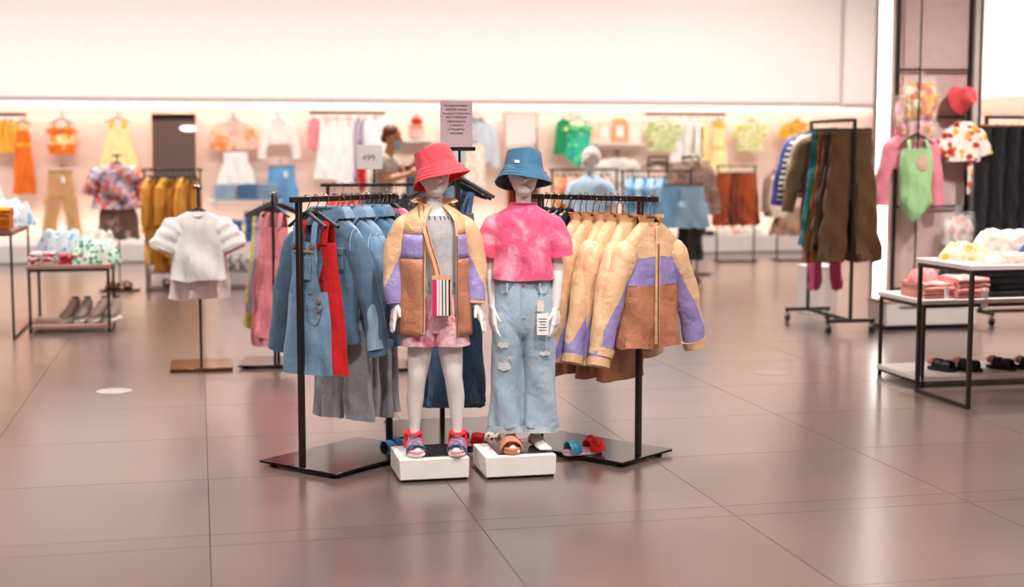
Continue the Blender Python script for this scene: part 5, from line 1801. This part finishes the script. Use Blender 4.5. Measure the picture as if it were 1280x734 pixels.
# small frame stands with white tops
tstand('garment_stand', 'slim stand with white top behind the pale blue rack', (5.22, 17.5, 0), 0, 1.52, (.4, .3), .1)
top('white_tee', 'white sleeveless top on a slim stand beyond the bald mannequin', (5.22, 17.46, 1.43), 0, OFFW, .2, .4, .22, .05, slv=.25, sang=30, sr=(.09, .08), cat='top', hook=.09)
FRS = (5.45, 16.9)
rack('clothes_rack', 'small square-topped frame with empty black hangers behind the shorts', (*FRS, 0), R(-90), .24, 1.44, (.4, .34), .01, .01)
for i in range(3):
    hanger(ORD[i] + ' empty black hanger on the square-topped frame', (FRS[0] + .06 + .06 * i, FRS[1], 1.36), R(20), .08, .2, group='empty hangers on the square frame')
# fur coat stand
FU = (5.86, 16.5)
fs = rack('clothes_rack', 'dark frame stand under the brown fur coat and black skirt', (FU[0] - .1, FU[1] + .02, 0), R(-90), .2, 1.44, (.36, .5), .01, .01)
FURM = floral('#8f7164', ['#7d6156', '#a88b7c', '#6b5148', '#96786a'], 45, .6)
t = top('fur_coat', 'fluffy brown faux fur coat on the stand behind blue shorts', (FU[0], FU[1] - .03, 1.355), R(8), FURM, .22, .6, .25, .11, slv=.52, sang=12, sr=(.105, .09), cat='coat', hook=.08, collar=FURM, amp=.02)
bottoms('black_skirt', 'long black skirt hanging beneath the brown fur coat', (FU[0], FU[1] + .02, .84), 0, fabric('#15120f'), .13, .66, .16, .07, False, amp=.01, cat='skirt', hook=.1)
# rust skirts
RU = (6.92, 18.4)
rack('clothes_rack', 'dark thin rack of rust brown skirts before the platform', (*RU, 0), R(-90), .54, 1.31, (.3, .58), .03, .01)
RST = [fabric('#8f3c17'), fabric('#a34a20'), fabric('#6f2f16')]
for i in range(5):
    bottoms('rust_skirt', ORD[i] + ' rust brown skirt along the thin rack from the fur coat', (6.98 + .1 * i, 18.36, 1.2), R(30 + 8 * (-1) ** i), RST[i % 3], .13, .7 - .03 * (i % 2), .2, .05, False, amp=.016, cat='skirt', group='rust skirts on the thin rack', hook=.09)
# beige blouse stand
BL = (7.8, 18.4)
rack('clothes_rack', 'dark thin rack with beige blouses and taupe skirt before the platform', (*BL, 0), R(-90), .4, 1.31, (.3, .5), .03, .01)
for i, (x, m, L, rz, nm) in enumerate(((7.74, fabric('#8b7560'), .6, 40, 'olive brown blouse behind the cream ruffled one'), (7.86, fabric('#e0cdbd'), .62, 15, 'cream ruffled blouse on the thin rack beside the blue cardigan'), (8.02, fabric('#cbb3a0'), .55, 20, 'beige blouse on the thin rack behind the blue cardigan'))):
    top('beige_blouse', nm, (x, 18.38 - .05 * (i == 1), 1.225), R(rz), m, .2, L, .24, .06, slv=.45, sang=14, sr=(.08, .065), cat='blouse', group='beige blouses on the thin rack', hook=H)
bottoms('taupe_skirt', 'wide taupe skirt hanging below the cream ruffled blouse', (7.98, 18.36, .74), 0, fabric('#a68471'), .2, .38, .3, .09, False, cat='skirt', hook=.56)

# ================================================================== CASTER RACK
CR = (5.262, 10.85)
cr = thing('rolling_rack', 'black rolling rack of brown trousers and striped tops on casters', 'clothes rack', (*CR, 0), R(-2))
LNG = .92
for y in (0, LNG):
    B().box((0, y, .93), (.026, .026, 1.68), .003).obj('post', BLACK, cr)
    fb = B().box((0, y, .105), (.42, .03, .03), .003).obj('foot_bar', BLACK, cr)
    for x in (-.19, .19):
        caster(cr, x, y, .1)
B().box((0, LNG / 2, 1.76), (.026, LNG + .03, .026), .003).obj('top_bar', BLACK, cr)
B().box((0, LNG / 2, .105), (.03, LNG - .03, .03), .003).obj('base_bar', BLACK, cr)
BRN = [fabric('#553a20'), fabric('#412b1a'), fabric('#5d4024')]
g = 'garments on the rolling rack'


def cz(s):
    return (CR[0] + .035 * s, CR[1] + s)


def hungb(s, label, m, **k):
    bottoms(k.pop('name', 'brown_trousers'), label, (*cz(s), 1.675), R(k.pop('rz', 0)), m, k.pop('w', .19), k.pop('L', 1.08), k.pop('hem', .125), .035, True, .3, .105, .07, .03, 'trousers', g, True, .075)


hungb(.06, 'foremost wide brown trousers on the rolling rack', BRN[2])
hungb(.14, 'second dark brown trousers on the rolling rack', BRN[1], L=.95)
hungb(.22, 'third dark brown trousers on the rolling rack', BRN[0], L=1.0)
hungb(.31, 'rust brown trousers on the rolling rack', fabric('#8a4a1e'), L=1.1, name='rust_trousers')
hungb(.39, 'deep green trousers on the rolling rack', fabric('#0f7a5c'), L=.98, name='green_trousers')
hungb(.46, 'teal blue trousers on the rolling rack', fabric('#1f6d9a'), L=.96, name='blue_trousers')
hungb(.54, 'long pink trousers low on the rolling rack', fabric('#d6608c'), L=1.36, name='pink_trousers', w=.07, hem=.035)
OLI = fabric('#7a6342')
for s, w, L, m, nm, lb, sl in ((.6, .2, .86, OLI, 'olive_jacket', 'olive brown long jacket beside the striped shirt on rolling rack', .6), (.68, .2, .5, fabric('#cfc3b0'), 'cream_tee', 'cream top squeezed between olive jacket and striped shirt', .4),
                               (.75, .21, .56, stripes(['#eee7e0', '#1c1a22'], .05), 'striped_shirt', 'black and white striped shirt on the rolling rack', .5), (.84, .22, .52, fabric('#4b58b0'), 'blue_cardigan', 'cobalt blue cardigan rearmost on the rolling rack', .55)):
    top(nm, lb, (*cz(s), 1.67), R(-6), m, w, L, w * 1.05, .035, .07, .05, .012, sl, 14, (.075, .055), cat='top', group=g, hook=.09)
cb = thing('display_cube', 'pale grey display cube standing behind the rolling rack', 'cube', (5.62, 12.3, 0))
B().box((0, 0, .22), (.28, .28, .44), .006).obj('body', WHITEB, cb)
B().box((0, 0, .445), (.285, .285, .012), .003).obj('lid', WHITEP, cb)

# ================================================================== SWIMWEAR COLUMN ITEMS
YC = 11.16


def floral_bag(label, loc, rz, w, h, mat):
    t = thing('bagged_swimsuit', label, 'bagged clothes', loc, rz, 'clear bags on the column')
    sd = nseed()
    rows = prof_rings([(0, w * .9, .02), (-h * .4, w, .07), (-h, w * .85, .03)], 0, -h, 10, 26, sd, .018, 6)
    B().grid(rows, True, True, True).obj('bag', clearplastic(), t)
    rows = prof_rings([(-h * .12, w * .7, .02), (-h * .5, w * .86, .05), (-h * .95, w * .7, .02)], -h * .12, -h * .95, 10, 26, sd + 1, .022, 7)
    B().grid(rows, True, True, True).obj('contents', mat, t)
    B().box((0, 0, .025), (.06, .01, .06), .002).obj('hang_tab', clearplastic(), t)
    return t


OF = floral('#f2cf8a', ['#ef8f2a', '#fff0d0', '#f0b03a', '#e06a50'], 14, .6)
PF = floral('#eec0b4', ['#e07a8a', '#f4d9a8', '#d8803a', '#f0b0c0'], 16, .6)
floral_bag('clear bag of orange and yellow floral swimwear on the top bar', (5.99, YC - .04, 2.13), 0, .17, .36, OF)
floral_bag('clear bag of pink floral swimwear below the orange one', (6.02, YC, 1.85), R(6), .15, .3, PF)
floral_bag('clear bag of apricot swimwear at the column edge', (5.88, YC + .03, 1.98), R(-20), .09, .36, PF)
bucket_hat('coral bucket hat hanging by its crown on the column bar', (6.4, YC - .02, 1.96), fabric('#e8525a', folds=.4), HATRL, R(70), R(20), R(-40), .95)
FK = floral('#f3ece2', ['#e0662a', '#f3ece2', '#f0b23a', '#b8341f', '#f3ece2'], 18, .55)
t = top('floral_kimono', 'white kimono with orange and yellow flowers beside the green swimsuit', (6.42, YC, 1.76), R(-10), FK, .13, .34, .15, .05, slv=.2, sang=24, sr=(.07, .07), cat='kimono', hook=.06)
B().tube([(.05, -.02, -.3), (.06, -.03, -.45), (.05, -.02, -.62)], [.05, .04, .025], 10, True, .5, amp=.2, seed=4, sub=3).obj('sash', FK, t)
PKR = fabric('#ee8fa0')
GRS = fabric('#a9d79a', folds=.4)
top('pink_rash_vest', 'pink long-sleeved rash vest behind the pale green swimsuit', (5.945, YC + .03, 1.66), R(-6), PKR, .19, .3, .16, .04, slv=.52, sang=9, sr=(.075, .055), cat='rash vest', hook=.12)
t = swimsuit('green_swimsuit', 'pale green one-piece swimsuit in front of the pink rash vest', (5.955, YC - .06, 1.63), R(-4), GRS, .15, .72, .06, 'swimsuit', None, .15, .012)
B().ell((.03, -.06, -.22), (.06, .012, .07), 14, 8).obj('chest_print', fabric('#d9b9a0'), t)
floral_bag('clear bag of white and blush flowers low on the column', (6.38, YC - .02, .99), R(0), .17, .3, floral('#f3ece8', ['#d9a090', '#f3ece8', '#c9b8a8', '#eec0b4'], 14, .5))

# ================================================================== RIGHT TABLES
table('display_table', 'higher white-topped table heaped with light clothes at the aisle', (4.365, 7.45, 0), 1.9, .63, .845, WHITEB, None, .012, None, .03)
table('display_table', 'lower white-topped table with pink knits and sandals below', (4.475, 8.2, 0), 1.9, .6, .565, WHITEB, (.055, WHITEB), .011, None, .03)
PKN = fabric('#f0a29b', folds=.4)
for i, (x, y, h, w_) in enumerate(((4.61, 8.4, .1, .21), (4.83, 8.36, .13, .22))):
    folded('folded_pink_knits', ('pink knits folded at the low table corner', 'taller pink knit stack next to the black one')[i], (x, y, .566), R(4), PKN, w_, .3, h, 4, 'folded clothes', 'pink knits on the low table')
heap('pink_scarf', 'rolled pink knit lying on top of the corner stack', (4.62, 8.46, .668), R(20), fabric('#e98c8c', folds=.4), .2, .16, .07, 'knitwear')
for i, (x, y, z, rz) in enumerate(((4.66, 8.243, .556, 14), (4.9, 8.195, .53, -12))):
    pt = thing('price_tag', ('white price tag on the corner pink knits', 'white price tag hanging over the low table edge')[i], 'tag', (x, y, z), R(rz))
    B().box((0, 0, .03), (.045, .003, .11), .001).obj('card', PAPER, pt)
    B().tube([(0, .0, .085), (.0, .02, .1)], .002, 5).obj('string', PAPER, pt)
BKN = fabric('#1a1c22', folds=.4)
folded('folded_black_trousers', 'tall stack of folded black trousers on the low table', (5.15, 8.42, .566), 0, BKN, .36, .34, .21, 5, 'folded clothes')
folded('folded_orange_prints', 'orange printed shirts folded beyond the black stack', (5.5, 8.38, .566), 0, OF, .26, .3, .2, 4, 'folded clothes')
heap('black_cardigan', 'black cardigan lying behind the black trouser stack', (4.98, 8.64, .566), R(10), BKN, .3, .26, .2, 'cardigan')
heap('yellow_print_shirt', 'white shirt with yellow print at the high table corner', (4.56, 7.86, .846), R(10), floral('#d9cfb8', ['#dcb04a', '#d9cfb8', '#d9c07a'], 24, .5), .3, .26, .1, 'shirt')
heap('white_knit', 'white knit heaped in the middle of the high table', (4.88, 7.86, .846), R(-10), fabric('#cfc2ba', folds=.5), .5, .36, .17, 'knitwear')
heap('white_floral_dress', 'white floral dress heaped at the far end of table', (5.22, 7.8, .846), R(15), floral('#d3c8c2', ['#c99aa8', '#d3c8c2', '#8fa6b8'], 24, .4), .42, .4, .15, 'dress')
heap('beige_lace_shirt', 'beige lace top draped along the front table edge', (4.7, 7.58, .846), R(-4), fabric('#d9c3b4', folds=.5), .4, .2, .06, 'top')
heap('blue_jeans_heap', 'blue jeans crumpled between white knit and lace top', (5.02, 7.6, .846), R(-8), denim('#3f6386', .3), .5, .2, .13, 'jeans')
BST = plain('#141213', .45, key='black_leather')
FLB = fabric('#d99a86')
for i, (x, y, rz) in enumerate(((4.74, 8.42, 30), (4.9, 8.38, 40), (5.16, 8.4, 35), (5.34, 8.36, 45), (5.55, 8.4, 35))):
    sandal(ORD[i] + ' black sandal with pink bow along the low table shelf', (x, y, .071), R(rz), BST, [(-.2, .035, .045, BST), (.12, .03, .05, BST)], .21, group='black sandals under the low table', bow=(FLB, .3))

# ================================================================== BLACK TROUSER RACK AT THE EDGE
KR = (6.69, 11.25)
kr = thing('rolling_rack', 'black rolling rack of black trousers beyond the mauve column', 'clothes rack', (*KR, 0), 0)
for x in (0, 1.1):
    B().box((x, 0, .95), (.026, .026, 1.7), .003).obj('post', BLACK, kr)
    B().box((x, 0, .105), (.03, .42, .03), .003).obj('foot_bar', BLACK, kr)
    for y in (-.19, .19):
        caster(kr, x, y, .1)
B().box((.55, 0, 1.8), (1.13, .026, .026), .003).obj('top_bar', BLACK, kr)
B().box((.55, 0, .105), (1.07, .03, .03), .003).obj('base_bar', BLACK, kr)
for i in range(6):
    bottoms('black_trousers', ORD[i] + ' black trousers on the edge rack from the mauve column', (6.72 + .14 * i, 11.25, 1.715), R(35), fabric('#17161a'), .19, 1.0, .12, .04, True, .3, .11, .02, .012, 'trousers', 'black trousers on the edge rack', True, .075, hmat=plain('#b3793f', .5, key='wood_hanger'))
